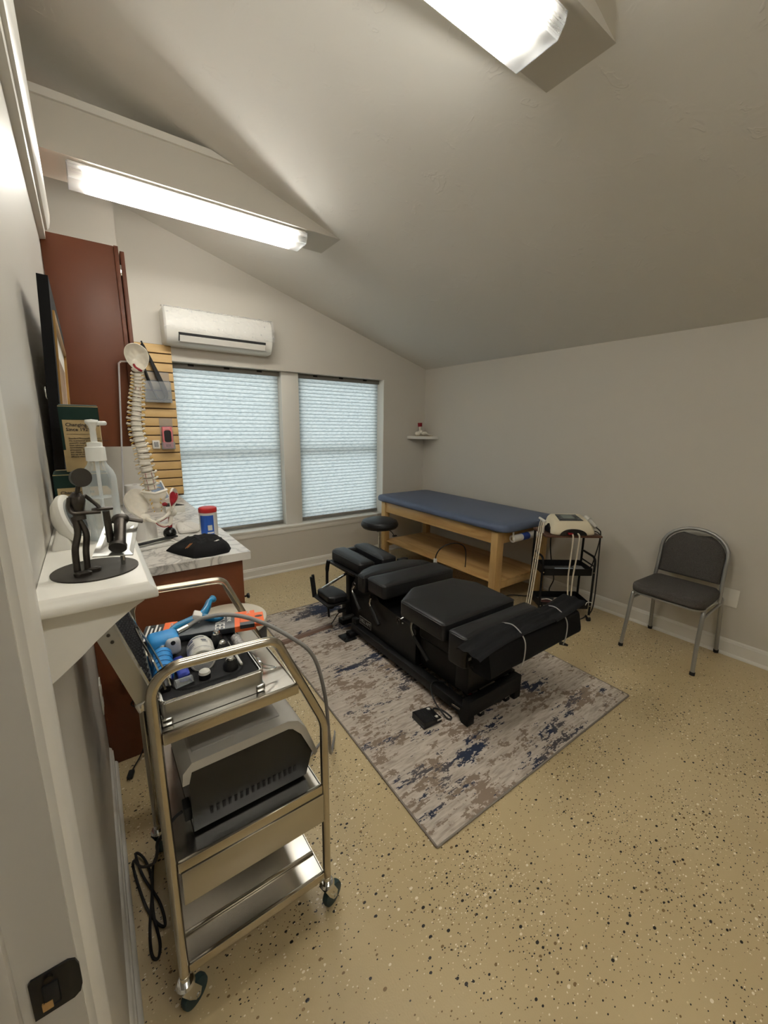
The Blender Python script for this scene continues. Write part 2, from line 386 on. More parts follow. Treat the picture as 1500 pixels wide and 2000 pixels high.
# window wall: one frame-shaped mesh around a wide opening
WX0, WX1, WZ0, WZ1 = .62, 2.885, .50, 2.078
def holed(x0, x1, ztop, y0, y1):
    o = [(x0, 0), (x1, 0), (x1, ztop(x1)), (x0, ztop(x0))]; h = [(WX0, WZ0), (WX1, WZ0), (WX1, WZ1), (WX0, WZ1)]
    V = [(x, y0, z) for x, z in o+h]+[(x, y1, z) for x, z in o+h]; F = []
    for i in range(4):
        j = (i+1) % 4
        F += [(i, j, 4+j, 4+i), (8+i, 12+i, 12+j, 8+j), (4+i, 4+j, 12+j, 12+i), (i, 8+i, 8+j, j)]
    return G().add(V, F)
ST('wall_back', holed(XL-.1, XR+.1, zc, YB, YB+.2), wall_m)
ST('wall_right', G().box(XR, XR+.1, YF, YB, 0, zc(XR)+.005), wall_m)
zl = zc(XL)
ST('wall_left', G().prism([(YF, 0), (-.40, 0), (-.40, 2.06), (.485, 2.06), (.485, 0), (YB, 0), (YB, zl), (YF, zl)], XL-.12, XL, 'x'), left_m)
ST('wall_front', G().prism([(XL, 0), (XR, 0), (XR, zc(XR)), (XL, zc(XL))], YF-.1, YF, 'y'), wall_m)
ST('wall_chase', G().prism([(XL, 0), (.330, 0), (.330, zc(.330)), (XL, zc(XL))], 3.78, YB, 'y'), wall_m)
ST('wall_hall', G().box(-1.35, -1.25, YF, 1.6, 0, 2.5), wall_m)
ST('wall_hall_end', G().box(-1.25, XL-.12, 1.5, 1.6, 0, 2.5), wall_m)
ST('wall_hall_front', G().box(-1.25, XL-.12, YF-.1, YF, 0, 2.5), wall_m)
ST('ceiling_hall', G().box(-1.25, XL-.12, YF, 1.5, 2.45, 2.5), ceil_m)

# ceiling beams with a ledge moulding, running from the left wall into the slope
def xs(z): return XR-(z-2.243)/.2985
for y0, y1 in ((2.757, 3.045), (.905, 1.165), (-.947, -.687)):
    b = ST('ceiling_beam', G().prism([(XL, 2.82), (xs(2.82)+.01, 2.82), (xs(3.03), 3.035), (XL, 3.035)], y0, y1, 'y'), wall_m)
    ST('ledge_moulding', G().prism([(XL, 3.03), (xs(3.03)-.01, 3.03), (xs(3.066)-.012, 3.066), (XL, 3.066)], y0-.016, y1+.016, 'y'), trim_m, b)
# stepped crown trim along the top of the left wall
ST('trim_crown', G().prism([(XL, 2.387), (-.052, 2.392), (-.050, 2.43), (-.040, 2.432), (-.032, 2.445), (-.027, 2.47), (-.0245, 2.50), (XL, 2.50)], YF, 2.65, 'y'), trim_m)

# baseboards with a shoe moulding
def base_prof(h=.102): return [(0, 0), (.026, 0), (.026, .012), (.020, .020), (.014, .022), (.014, h-.022), (.010, h-.018), (.010, h-.010), (.005, h-.004), (0, h)]
ST('baseboard_back', G().prism([(YB-a, z) for a, z in base_prof()], .60, XR, 'x'), trim_m)
ST('baseboard_right', G().prism([(XR-a, z) for a, z in base_prof(.118)], YF, YB-.026, 'y'), trim_m)
ST('baseboard_left', G().prism([(XL+a, z) for a, z in base_prof()], .56, 2.03, 'y'), trim_m)
# door opening in the left wall: jamb, stop, casing, strike plate
d = T('door_1', 'white painted door jamb with casing at the left edge', 'door frame', (-.12, .485, 0)); d['kind'] = 'structure'
O('jamb', G().box(-.20, XL+.002, .468, .485, 0, 2.06), left_m, d)
O('door_stop', G().rbox(-.20, -.122, .456, .4679, 0, 2.05, .003), left_m, d)
O('casing', G().prism([(XL, .472), (-.066, .472), (-.061, .478), (-.061, .486), (-.058, .492), (-.058, .512), (-.062, .52), (-.064, .545), (-.068, .548), (XL, .548)], 0, 2.12, 'z'), trim_m, d)
sp = O('strike_plate', G().prism([(-.1135, .935), (-.080, .935), (-.074, .939), (-.0715, .948), (-.0715, .976), (-.074, .985), (-.080, .989), (-.111, .989), (-.1135, .986)], .4655, .468, 'y'), blackplas_m, d, label='black metal strike plate')
O('latch_hole', G().rbox(-.104, -.090, .464, .4656, .945, .975, .002), rubber_m, sp)
O('screw', G().cyl((-.097, .463, .982), (-.097, .4656, .982), .004), gunm, sp)
O('raw_wood', G().box(-.106, -.097, .4635, .4657, .943, .953), birch_m, sp)

# ---------------------------------------------------------------- windows: frame, sashes, panes, pleated shades
def shade_mat():
    m, t, p = nt('pleated_shade_fabric'); n = N(t); tc = n('TexCoord')
    mp = n('Mapping'); mp.inputs['Scale'].default_value = (1, 1, 3.2); t.links.new(tc.outputs['Object'], mp.inputs[0])
    a = n('TexNoise'); a.inputs['Scale'].default_value = 24; a.inputs['Detail'].default_value = 5; a.inputs['Roughness'].default_value = .7; n.l(mp, a)
    r = n('ValToRGB'); ramp(r, [(.30, lin((186, 198, 202))), (.5, lin((222, 229, 230))), (.7, lin((236, 240, 240)))]); n.l(a, r)
    df = n('BsdfDiffuse'); tr = n('BsdfTranslucent'); n.l(r, df); n.l(r, tr); mx = n('MixShader'); mx.inputs[0].default_value = .66; n.l(df, mx, 1); n.l(tr, mx, 2)
    n.l(mx, t.nodes['Material Output']); return m
shade_m = shade_mat()
seam_m = mat('doubled_shade_fabric', (150, 164, 172), .8)
rail_m = mat('grey_shade_rail', (122, 118, 110), .5)
YW = 4.150                                     # plane of the shades
for i, (a, b) in enumerate(((WX0, 1.652), (1.838, WX1))):
    wdw = T('window_%d' % (i+1), ('left' if i == 0 else 'right')+' window behind a pleated pale shade', 'window', ((a+b)/2, 4.2, WZ0)); wdw['kind'] = 'structure'
    f = G(); fx0, fx1 = a+.001, b-.001
    for x0, x1, z0, z1 in ((fx0, fx0+.05, WZ0, WZ1), (fx1-.05, fx1, WZ0, WZ1), (fx0+.05, fx1-.05, WZ0, WZ0+.05), (fx0+.05, fx1-.05, WZ1-.05, WZ1)): f.box(x0, x1, 4.176, 4.225, z0, z1)
    O('window_frame', f, trim_m, wdw)
    O('meeting_rail', G().rbox(a+.05, b-.05, 4.180, 4.22, 1.25, 1.30, .003), trim_m, wdw)
    for z0, z1 in ((WZ0+.05, 1.25), (1.30, WZ1-.05)): O('pane', G().box(a+.05, b-.05, 4.20, 4.206, z0, z1), glass_m, wdw)
    # shade
    sh = T('pleated_shade', ('pale blue pleated shade over the left, wider window' if i == 0 else 'pale blue pleated shade over the right window by the stool'), 'window shade', ((a+b)/2, YW, WZ0), group='pleated shades')
    s0, s1 = a+.012, b-.016; zt, zb = WZ1-.045, WZ0+.045
    npl = 41; pts = []
    pz = (zt-zb)/npl
    for k in range(npl):
        for q in (0, .12, .3, .5, .7, .88): pts.append((YW-.009*math.sin(PI*q), zt-pz*(k+q)))
    pts.append((YW, zb))
    g = G(); V = [(s0, y, z) for y, z in pts]+[(s1, y, z) for y, z in pts]; n_ = len(pts)
    g.add(V, [(k, k+1, n_+k+1, n_+k) for k in range(n_-1)]); fb = O('pleated_fabric', g, shade_m, sh, angle=1.5)
    g = G()
    for k in range(1, npl): g.box(s0, s1, YW-.003, YW-.001, zt-pz*k-.0022, zt-pz*k+.0022)
    O('pleat_seam', g, seam_m, fb, kind='stuff')
    hr = O('head_rail', G().rbox(a+.004, b-.006, YW-.028, YW+.02, WZ1-.045, WZ1-.002, .004), rail_m, sh)
    for k in (.2, .5, .8): O('mounting_clip', G().rbox(a+(b-a)*k-.025, a+(b-a)*k+.025, YW-.031, YW-.027, WZ1-.022, WZ1-.004, .001), rubber_m, hr)
    O('bottom_rail', G().rbox(s0, s1, YW-.02, YW+.012, zb-.026, zb, .004), rail_m, sh)
ST('trim_mullion', G().rbox(1.652, 1.838, 4.085, 4.22, WZ0, WZ1, .004), trim_m)
ST('trim_reveal', G().box(2.877, 2.8851, YB-.001, 4.2, WZ0, WZ1), trim_m)
ST('trim_sill', G().rbox(.60, 2.80, YB-.012, 4.19, WZ0-.022, WZ0+.002, .005), trim_m)
ST('trim_apron', G().rbox(.60, 2.80, YB-.006, YB, WZ0-.075, WZ0-.020, .004), trim_m)

# ---------------------------------------------------------------- fluorescent ceiling fixtures
def lens_mat():
    m, t, p = nt('prismatic_lens'); n = N(t); tc = n('TexCoord')
    ch = n('TexVoronoi', distance='CHEBYCHEV'); ch.inputs['Scale'].default_value = 210; ch.inputs['Randomness'].default_value = 0; t.links.new(tc.outputs['Object'], ch.inputs['Vector'])
    bp = n('Bump'); bp.inputs['Strength'].default_value = .6; bp.inputs['Distance'].default_value = .002; n.l(ch, bp, 'Height')
    tl = n('BsdfTranslucent'); tl.inputs[0].default_value = (.8, .8, .8, 1); gl = n('BsdfGlossy'); gl.inputs['Roughness'].default_value = .15; n.l(bp, gl, 'Normal'); n.l(bp, tl, 'Normal')
    tp = n('BsdfTransparent'); m1 = n('MixShader'); m1.inputs[0].default_value = .06; n.l(tl, m1, 1); n.l(gl, m1, 2)
    rr = n('MapRange'); rr.inputs[1].default_value = .15; rr.inputs[2].default_value = .5; rr.inputs[3].default_value = .22; rr.inputs[4].default_value = .50; n.l(ch, rr)
    m2 = n('MixShader'); n.l(rr, m2); n.l(tp, m2, 1); n.l(m1, m2, 2); n.l(m2, t.nodes['Material Output']); return m
lens_m = lens_mat()
tube_m = mat('lit_fluorescent_tube', (255, 250, 235), .5, emit=((1.0, .975, .915), TUBE))
fixt_m = mat('white_enamel', (232, 230, 222), .35)
def fixture(x0, x1, y0, y1, label):
    t = T('fluorescent_light', label, 'ceiling light', ((x0+x1)/2, (y0+y1)/2, 2.745), group='prismatic fluorescent ceiling lights')
    zt = 2.8195; yc = (y0+y1)/2
    O('housing', G().prism([(y0+.015, zt), (y0+.015, zt-.02), (yc-.03, zt-.02), (yc, zt-.05), (yc+.03, zt-.02), (y1-.015, zt-.02), (y1-.015, zt)], x0+.004, x1-.004, 'x'), fixt_m, t)
    for yy in (yc-.05, yc+.05):
        tb = O('fluorescent_tube', G().cyl((x0+.085, yy, zt-.043), (x1-.085, yy, zt-.043), .0135, seg=16), tube_m, t)
        for xx in (x0+.055, x1-.085): O('lamp_holder', G().rbox(xx, xx+.03, yy-.016, yy+.016, zt-.06, zt-.0205, .003), fixt_m, tb)
    prof = [(y0, zt-.012), (y0+.004, zt-.040), (y0+.028, zt-.072), (y1-.028, zt-.072), (y1-.004, zt-.040), (y1, zt-.012)]
    V = [(x0, y, z) for y, z in prof]+[(x1, y, z) for y, z in prof]; k = len(prof)
    df = O('prismatic_diffuser', G().add(V, [(i, i+1, k+i+1, k+i) for i in range(k-1)]), lens_m, t, angle=.2)
    for xx in (x0-.003, x1): O('end_cap', G().prism(prof, xx, xx+.003, 'x'), acrylic_m, df)
fixture(.07, 1.343, 2.775, 2.975, 'lit fluorescent light under the beam above the wall cabinet')
fixture(.06, 1.338, .930, 1.140, 'lit fluorescent light nearest, cut by the top of the picture')

fixture(.06, 1.338, -.920, -.712, 'added unseen fluorescent light behind the viewpoint')  # unseen fixture added to brighten the door jamb, set by the beam spacing

# ---------------------------------------------------------------- wall fittings
S('outlet_plate', G().rbox(3.512, 3.5199, .700, .792, .352, .482, .004), trim_m, 'large white blank plate on the wall behind the chair', 'wall plate')
t = T('wall_outlet', 'white outlet plate low on left wall beside the cherry desk', 'outlet', (XL, 1.955, .36))
O('plate', G().rbox(XL, XL+.006, 1.915, 1.99, .345, .485, .002), trim_m, t)
for z in (.385, .445): O('socket', G().rbox(XL+.005, XL+.008, 1.935, 1.97, z-.016, z+.016, .002), white_m, t)
# ================================================================ BACK WALL THINGS
# mini-split air conditioner, still wrapped in film
t = T('air_conditioner', 'white wall air conditioner in plastic film above the left window', 'air conditioner', (1.05, 4.03, 2.19))
AX0, AX1 = .598, 1.50
acp = [(4.03, 2.475), (3.90, 2.478), (3.868, 2.468), (3.848, 2.40), (3.842, 2.32), (3.850, 2.262), (3.872, 2.222), (3.91, 2.196), (4.03, 2.19)]
O('body', G().prism(acp, AX0+.018, AX1-.018, 'x'), white_m, t)
def capr(d): return [(4.03-(4.03-y)*(1-d*.12), 2.33+(z-2.33)*(1-d*.14)) for y, z in acp]
for xa, xb in ((AX0+.018, AX0), (AX1-.018, AX1)):
    O('side_cover', G().rings([[(xa, y, z) for y, z in capr(0)], [(xa+(xb-xa)*.6, y, z) for y, z in capr(.3)], [(xb, y, z) for y, z in capr(1)]]), white_m, t)
O('air_slot', G().prism([(3.850, 2.285), (3.8385, 2.283), (3.8435, 2.252), (3.862, 2.218), (3.880, 2.222)], .700, 1.420, 'x'), rubber_m, t)
O('louver', G().prism([(3.840, 2.262), (3.832, 2.258), (3.854, 2.216), (3.862, 2.214)], .706, 1.416, 'x'), white_m, t)
def film(u, v):
    x = AX0-.002+(AX1-AX0+.004)*u; k = v*4.999; i = int(k); f = k-i
    P = [(3.95, 2.482), (3.885, 2.481), (3.858, 2.468), (3.840, 2.40), (3.834, 2.32), (3.836, 2.292)]
    y = P[i][0]+(P[i+1][0]-P[i][0])*f; z = P[i][1]+(P[i+1][1]-P[i][1])*f
    q = Vector((x*7+z*3, z*15-x*2, 0)); a = (1-abs(noise.noise(q)))**14*.007+(1-abs(noise.noise(q*2.1+Vector((5,2,0)))))**18*.006
    edge = 1+1.2*max(0, (u-.8)*5)
    return (x, y-a*edge-.0015, z+a*.4)
O('plastic_film', G().sheet(film, 90, 26), film_m, t, angle=.25)

# slat wall panel: each slat its own board
t = T('slat_wall_panel', 'maple slat wall display panel left of the window', 'slat wall', (.50, 4.03, .925))
O('backing', G().box(.343, .658, 4.012, 4.0299, .927, 2.197), mat('groove_brown', (86, 62, 38), .8), t)  # dark brown backing panel behind the slats
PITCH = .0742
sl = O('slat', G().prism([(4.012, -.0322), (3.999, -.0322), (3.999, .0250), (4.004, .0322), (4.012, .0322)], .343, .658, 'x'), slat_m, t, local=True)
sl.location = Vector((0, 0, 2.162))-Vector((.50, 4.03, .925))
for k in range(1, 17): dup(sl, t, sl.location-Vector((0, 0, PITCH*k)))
# acrylic bin with a coiled cable
t = T('acrylic_bin', 'frosted clear acrylic bin on the slat wall holding a black cable', 'bin', (.52, 3.95, 1.728))
def obin(x0, x1, y0, y1, z0, zf, zb, th=.004):
    return [('front_panel', G().box(x0, x1, y0, y0+th, z0, zf)), ('back_panel', G().box(x0, x1, y1-th, y1, z0, zb)), ('side_panel', G().box(x0, x0+th, y0+th, y1-th, z0, zf)),
            ('side_panel', G().box(x1-th, x1, y0+th, y1-th, z0, zf)), ('bottom_panel', G().box(x0+th, x1-th, y0+th, y1-th, z0, z0+th))]
for nm, g in obin(.425, .622, 3.93, 3.997, 1.728, 1.895, 1.975): O(nm, g, acrylic_m, t)
cab = []
for k in range(5):
    o = k*.008
    cab += [(.44+o, 3.955+.004*k, 2.20-.02*k), (.50+o*.6, 3.953+.005*k, 2.02), (.555+o, 3.95+.006*k, 1.84), (.575+o*.4, 3.95+.006*k, 1.765), (.53+o*.3, 3.95+.006*k, 1.748), (.50, 3.955+.005*k, 1.80), (.462-o*.3, 3.955+.006*k, 1.93), (.43+o*.2, 3.96, 2.08)]
S('coiled_cable', G().tube(cr(cab, 5), .0065, 7), rubber_m, 'black coiled cable hanging over the acrylic bin', 'cable')
t = T('acrylic_holder', 'small clear acrylic holder with pink phone on the slat wall', 'holder', (.56, 3.96, 1.342))
for nm, g in obin(.515, .616, 3.945, 3.997, 1.342, 1.40, 1.60, .003): O(nm, g, acrylic_m, t)
t = T('pink_phone', 'pink handset with black screen in the small clear holder', 'phone', (.565, 3.97, 1.347))
pk = mat('pink_silicone', (206, 112, 116), .5)
O('case', G().rbox(.525, .605, 3.955, 3.978, 1.347, 1.53, .009, 3), pk, t)
O('screen', G().prism(rrect(.538, .592, 1.40, 1.50, .02), 3.952, 3.9555, 'y'), blackplas_m, t)
O('keypad', G().rbox(.545, .585, 3.951, 3.956, 1.36, 1.385, .003), mat('dark_pink', (150, 66, 74), .5), t)
O('top_panel', G().rbox(.545, .585, 3.951, 3.956, 1.505, 1.523, .003), mat('rose', (220, 150, 150), .5), t)
t = T('card_frame', 'small white framed card on the slat wall beside pink phone', 'card', (.475, 3.98, 1.345))
O('frame', G().rbox(.447, .503, 3.975, 3.997, 1.345, 1.416, .004), white_m, t)
O('card', G().box(.459, .491, 3.973, 3.9751, 1.360, 1.402), mat('grey_print', (150, 150, 148), .6, var=(200, .5)), t)

# ================================================================ LEFT WALL THINGS
t = T('wall_cabinet', 'tall cherry wood wall cabinet hung above the desk', 'cabinet', (.09, 3.05, 1.43))
O('body', G().rbox(XL+.001, .216, 2.660, 3.45, 1.432, 2.430, .002), cherry_m, t)
O('face_frame', G().rbox(.2165, .236, 2.655, 3.452, 1.430, 2.432, .002), cherry_m, t)
for y0, y1 in ((2.667, 3.05), (3.06, 3.44)):
    dr = O('door', G().rbox(.242, .262, y0, y1, 1.438, 2.416, .003), cherry_m, t)
    O('knob', G().cyl((.262, y1-.04 if y0 < 3 else y0+.04, 1.52), (.284, y1-.04 if y0 < 3 else y0+.04, 1.52), .008, .012), rubber_m, dr)
    for z in (1.53, 2.30): O('hinge', G().rbox(.235, .243, y0+.001 if y0 < 3 else y1-.02, y0+.02 if y0 < 3 else y1-.001, z, z+.05, .001), chrome_m, dr)

# framed picture hung on the left wall, leaning forward at the top
t = T('framed_picture', 'black framed picture hanging on the left wall beside the cabinet', 'picture', (-.06, 1.55, 1.27))
LX = lambda z: (-.074+.0275*(z-1.27)/.585)
Mx = basis((LX(1.27), 0, 1.27), (LX(1.855)-LX(1.27), 0, .585), (0, 1, 0))   # local x up the picture, y along the wall, z = -normal
def pic(u0, u1, v0, v1, d0, d1): return G().box(u0, u1, v0, v1, -d1, -d0, Mx)
bf = mat('black_lacquer', (12, 11, 11), .7, spec=.15); gold = mat('gilt_moulding', (150, 116, 62), .35, .5)
HH = .585
for nm, g in (('frame_rail', pic(0, .055, 1.15, 1.96, .0, .019)), ('frame_rail', pic(HH-.055, HH, 1.15, 1.96, .0, .019)), ('frame_stile', pic(.055, HH-.055, 1.15, 1.205, .0, .019)), ('frame_stile', pic(.055, HH-.055, 1.905, 1.96, .0, .019))): O(nm, g, bf, t)
for nm, g in (('gilt_liner', pic(.055, .070, 1.205, 1.905, .003, .023)), ('gilt_liner', pic(HH-.070, HH-.055, 1.205, 1.905, .003, .023)), ('gilt_liner', pic(.070, HH-.070, 1.205, 1.222, .003, .023)), ('gilt_liner', pic(.070, HH-.070, 1.888, 1.905, .003, .023))): O(nm, g, gold, t)
mt = O('mat_board', pic(.070, HH-.070, 1.222, 1.888, .004, .016), paper_m, t)
O('print', pic(.13, HH-.13, 1.29, 1.82, .015, .0168), mat('brown_print', (140, 112, 84), .6, var=(14, .5)), mt)
O('hanging_ring', G().tube([(LX(1.62)-.002, 1.149+.004*math.cos(a), 1.62+.012*math.sin(a)) for a in [k*PI/5 for k in range(10)]], .0015, 6, True), chrome_m, t)

# wall shelf with an ogee edge and a corbel
t = T('wall_shelf', 'short white wall shelf with moulded edge and curved bracket', 'shelf', (-.01, .85, 1.22))
SZ = 1.35
def shelf_ring(d, z): return [(XL+.001, .600+d, z), (.056-d, .600+d, z), (.056-d, 1.205-d, z), (XL+.001, 1.205-d, z)]
shp = [(.002, SZ-.022), (0, SZ-.020), (0, SZ-.013), (.003, SZ-.008), (.008, SZ-.004), (.0095, SZ-.0005), (.0105, SZ)]
O('board', G().rings([shelf_ring(d, z) for d, z in shp]), trim_m, t, angle=.9)
cb = [(XL+.001, SZ-.0225), (.045, SZ-.0225), (.040, 1.318), (.026, 1.310), (.004, 1.294), (-.02, 1.274), (-.038, 1.257), (-.055, 1.243), (-.066, 1.234), (XL+.001, 1.228)]
O('bracket', G().prism(cb, .625, .668, 'y'), trim_m, t)
O('bracket', G().prism(cb, 1.10, 1.143, 'y'), trim_m, t)

# metal sculpture of an adjuster and a patient
t = T('metal_sculpture', 'welded steel figure leaning over a tiny table, on round plate', 'sculpture', (-.01, .70, SZ))
O('base_plate', G().lathe([(0, SZ), (.053, SZ), (.053, SZ+.0022), (0, SZ+.0022)], (-.010, .700, 0), 40), darkm, t)
man = [(-.029, .690), (-.013, .697)]
B = SZ+.0022
pr_ = O('standing_figure', G().tube(cr([(-.031, .684, B+.004), (-.030, .684, B+.035), (-.0245, .690, B+.058), (-.026, .694, 1.432)], 5), [.0043]*14+[.005]*2, 10), gunm, t)
O('leg', G().tube(cr([(-.0195, .690, B+.004), (-.0185, .691, B+.03), (-.0155, .694, B+.055), (-.022, .696, 1.428)], 5), .0041, 10), gunm, pr_)
O('torso', G().lathe([(.0085, 1.428), (.0078, 1.434), (.0065, 1.440), (.0082, 1.446), (.0098, 1.453), (.0092, 1.460), (.004, 1.465)], (-.0205, .696, 0), 12).shake(.0012, 300), gunm, pr_)
O('shoe', G().lathe([(0, B), (.0075, B), (.008, B+.004), (.0055, B+.006), (0, B+.006)], (0, 0, 0), 16, Matrix.Translation((-.025, .676, 0)) @ Matrix.Diagonal((1.35, .7, 1, 1))), darkm, pr_)
O('shoe', G().lathe([(0, B), (.0075, B), (.008, B+.004), (.0055, B+.006), (0, B+.006)], (0, 0, 0), 16, Matrix.Translation((-.014, .690, 0)) @ Matrix.Diagonal((1.3, .7, 1, 1))), darkm, pr_)
O('neck', G().cyl((-.0195, .696, 1.462), (-.0170, .695, 1.474), .0028), gunm, pr_)
O('head', G().cyl((-.0155, .699, 1.485), (-.0115, .690, 1.486), .0115, .0128, 24), darkm, pr_)
O('arm', G().tube(cr([(-.0285, .692, 1.459), (-.0305, .690, 1.447), (-.026, .689, 1.438), (-.010, .690, 1.437), (.004, .693, 1.436)], 5), .0028, 8), gunm, pr_)
O('arm', G().tube(cr([(-.0115, .698, 1.460), (-.007, .699, 1.455), (.000, .698, 1.447), (.004, .697, 1.441)], 5), .0027, 8), gunm, pr_)
ad = O('adjusting_hammer', G().cyl((.0105, .695, 1.436), (.0120, .697, 1.390), .0046, .0050, 12), gunm, t)
O('hammer_head', G().rbox(-.006, .020, .690, .701, 1.4375, 1.4415, .0015), gunm, ad)
tb = O('treatment_plate', G().add([(-.012, .672, 1.377), (.036, .674, 1.371), (.052, .728, 1.410), (.008, .732, 1.408), (-.012, .672, 1.3785), (.036, .674, 1.3725), (.052, .728, 1.4115), (.008, .732, 1.4095)], [(0,1,2,3),(7,6,5,4),(0,4,5,1),(1,5,6,2),(2,6,7,3),(3,7,4,0)]), alu_m, t)
O('plate_leg', G().cyl((.024, .700, B), (.024, .700, 1.389), .0028, .0036, 8), chrome_m, tb)
pa = O('lying_figure', G().cyl((.0215, .676, 1.389), (.0270, .712, 1.416), .0078, .0082, 16), gunm, t)
O('head', G().cyl((.0185, .670, 1.386), (.0195, .674, 1.389), .0112, .0112, 24), darkm, pa)
O('shoulder', G().ball((.0275, .714, 1.418), (.012, .009, .009), 12, 8), gunm, pa)
O('arm', G().tube(cr([(.0275, .714, 1.420), (.040, .715, 1.416), (.056, .716, 1.411)], 4), .003, 8), gunm, pa)
O('arm', G().tube(cr([(.0270, .714, 1.420), (.016, .716, 1.416), (.010, .714, 1.408)], 4), .003, 8), gunm, pa)

# pump bottle of hand gel
t = T('pump_bottle', 'clear pump bottle of hand sanitizer on the wall shelf', 'bottle', (.008, .893, SZ))
bc = (.010, .893, 0)
O('bottle', G().lathe([(0, SZ+.0005), (.0255, SZ+.0005), (.027, SZ+.005), (.0268, 1.455), (.0262, 1.466), (.0225, 1.476), (.0150, 1.487), (.0135, 1.492), (.0128, 1.495)], bc, 28), pet_m, t)
O('gel', G().lathe([(0, SZ+.003), (.0238, SZ+.003), (.0245, SZ+.008), (.0242, 1.428), (0, 1.430)], bc, 24), liq_m, t)
O('dip_tube', G().cyl((.010, .893, 1.37), (.010, .893, 1.497), .003), mat('milky_plastic', (222, 226, 224), .4), t)
cap_m = mat('frosted_white_plastic', (232, 234, 230), .35)
cp = O('collar', G().lathe([(0, 1.493), (.0155, 1.493), (.0150, 1.517), (.0115, 1.518), (.0115, 1.525), (.0055, 1.526), (0, 1.526)], bc, 24), cap_m, t)
O('plunger', G().lathe([(.0050, 1.526), (.0048, 1.548), (.0062, 1.553), (.0105, 1.560), (.0095, 1.564), (0, 1.565)], bc, 20), cap_m, cp)
O('nozzle', G().rbox(.010, .032, .888, .898, 1.5545, 1.562, .003), cap_m, cp)

# tilted round mirror-like device on a foot
t = T('tilting_mirror', 'round white tabletop mirror tilted on a foot, on the shelf', 'mirror', (-.05, .86, SZ))
Mm = basis((-.036, .868, 1.396), (.50, .86, .03), (-.30, .15, .94))     # x across, y up, z = face normal
def disc(r, pr, M): return G().lathe(pr, (0, 0, 0), 36, M @ Matrix.Diagonal((.62, 1, 1, 1)))
O('shell', disc(1, [(0, -.026), (.022, -.024), (.036, -.015), (.0445, -.002), (.044, .005), (.040, .0075), (.031, .008), (0, .008)], Mm), white_m, t)
O('rim', disc(1, [(.0305, .0075), (.0315, .0095), (.034, .0098), (.035, .008)], Mm), greyplas_m, t)
O('glass', disc(1, [(0, .0078), (.0308, .0078), (.0308, .0088), (0, .0088)], Mm), mat('mirror_glass', (150, 154, 156), .05, 1), t)
O('foot', G().rings([[(x, y, SZ) for x, y in rrect(-.069, -.039, .842, .878, .008)], [(x, y, SZ+.006) for x, y in rrect(-.068, -.040, .844, .878, .008)], [(x, y, SZ+.030) for x, y in rrect(-.060, -.046, .862, .880, .006)]]), white_m, t)

# two product boxes stacked on the shelf
kraft = mat('kraft_card', (168, 146, 104), .7, var=(30, .08)); green = mat('dark_green_print', (18, 40, 34), .7, spec=.2); pale_ink = mat('faded_grey_green_ink', (120, 134, 126), .6); pale = mat('pale_label_print', (206, 206, 192), .6)
para = ['Standard Process\u00ae products', 'the nutritional power of nature and', 'scientific insight. That broad', 'base informs our farming', 'formulation ideas, and our', 'processes. It also helps', 'our claims so that we', 'live up to our commitment', 'efficacy standards.']
for k, (x0, x1, y0, y1, z0, z1, lb) in enumerate(((-.060, .030, .975, 1.075, SZ, 1.465, 'dark green and kraft product box, lower of the two on the shelf'), (-.038, .024, .985, 1.085, 1.466, 1.592, 'dark green and kraft product box, upper of the two on the shelf'))):
    t = T('product_box', lb, 'box', ((x0+x1)/2, (y0+y1)/2, z0), group='stacked product boxes')
    O('carton', G().rbox(x0, x1, y0, y1, z0, z1-.002, .0015), kraft, t)
    O('lid_flap', G().add([(x0+.001, y0, z1-.0025), (x1-.001, y0, z1-.0025), (x1-.001, y0+.045, z1+.0005), (x0+.001, y0+.045, z1+.0005), (x0+.001, y0, z1-.0015), (x1-.001, y0, z1-.0015), (x1-.001, y0+.045, z1+.0015), (x0+.001, y0+.045, z1+.0015)], [(3,2,1,0),(4,5,6,7),(0,1,5,4),(1,2,6,5),(2,3,7,6),(3,0,4,7)]), green, t)
    W_ = x1-x0; zz = z1-.004
    O('green_band', G().prism([(x0, zz), (x0, zz-.080), (x0+.004, zz-.080), (x0+.004, zz-.024), (x1-.008, zz-.024), (x1-.002, zz-.032), (x1, zz-.034), (x1, zz)], y0-.0006, y0-.0001, 'y'), green, t)
    text('lettering', 'Changing Lives\nSince 1929', .0088, ink_m, t, FRONT(x0+.008, y0-.0007, zz-.036), bold=.0001)
    O('rule', G().box(x0+.008, x1-.006, y0-.0008, y0-.0002, zz-.051, zz-.0505), ink_m, t)
    text('paragraph', '\n'.join(para), .0043, ink_m, t, FRONT(x0+.010, y0-.0007, zz-.060))
    O('side_label', G().box(x1+.0001, x1+.0006, y0+.012, y1-.012, z0+.035, zz-.025), pale, t)
    for q in range(5): O('print_line', G().box(x1+.0006, x1+.0009, y0+.022, y1-.03-.006*(q % 2), zz-.040-.012*q, zz-.034-.012*q+.002*(q == 1)), pale_ink, t)
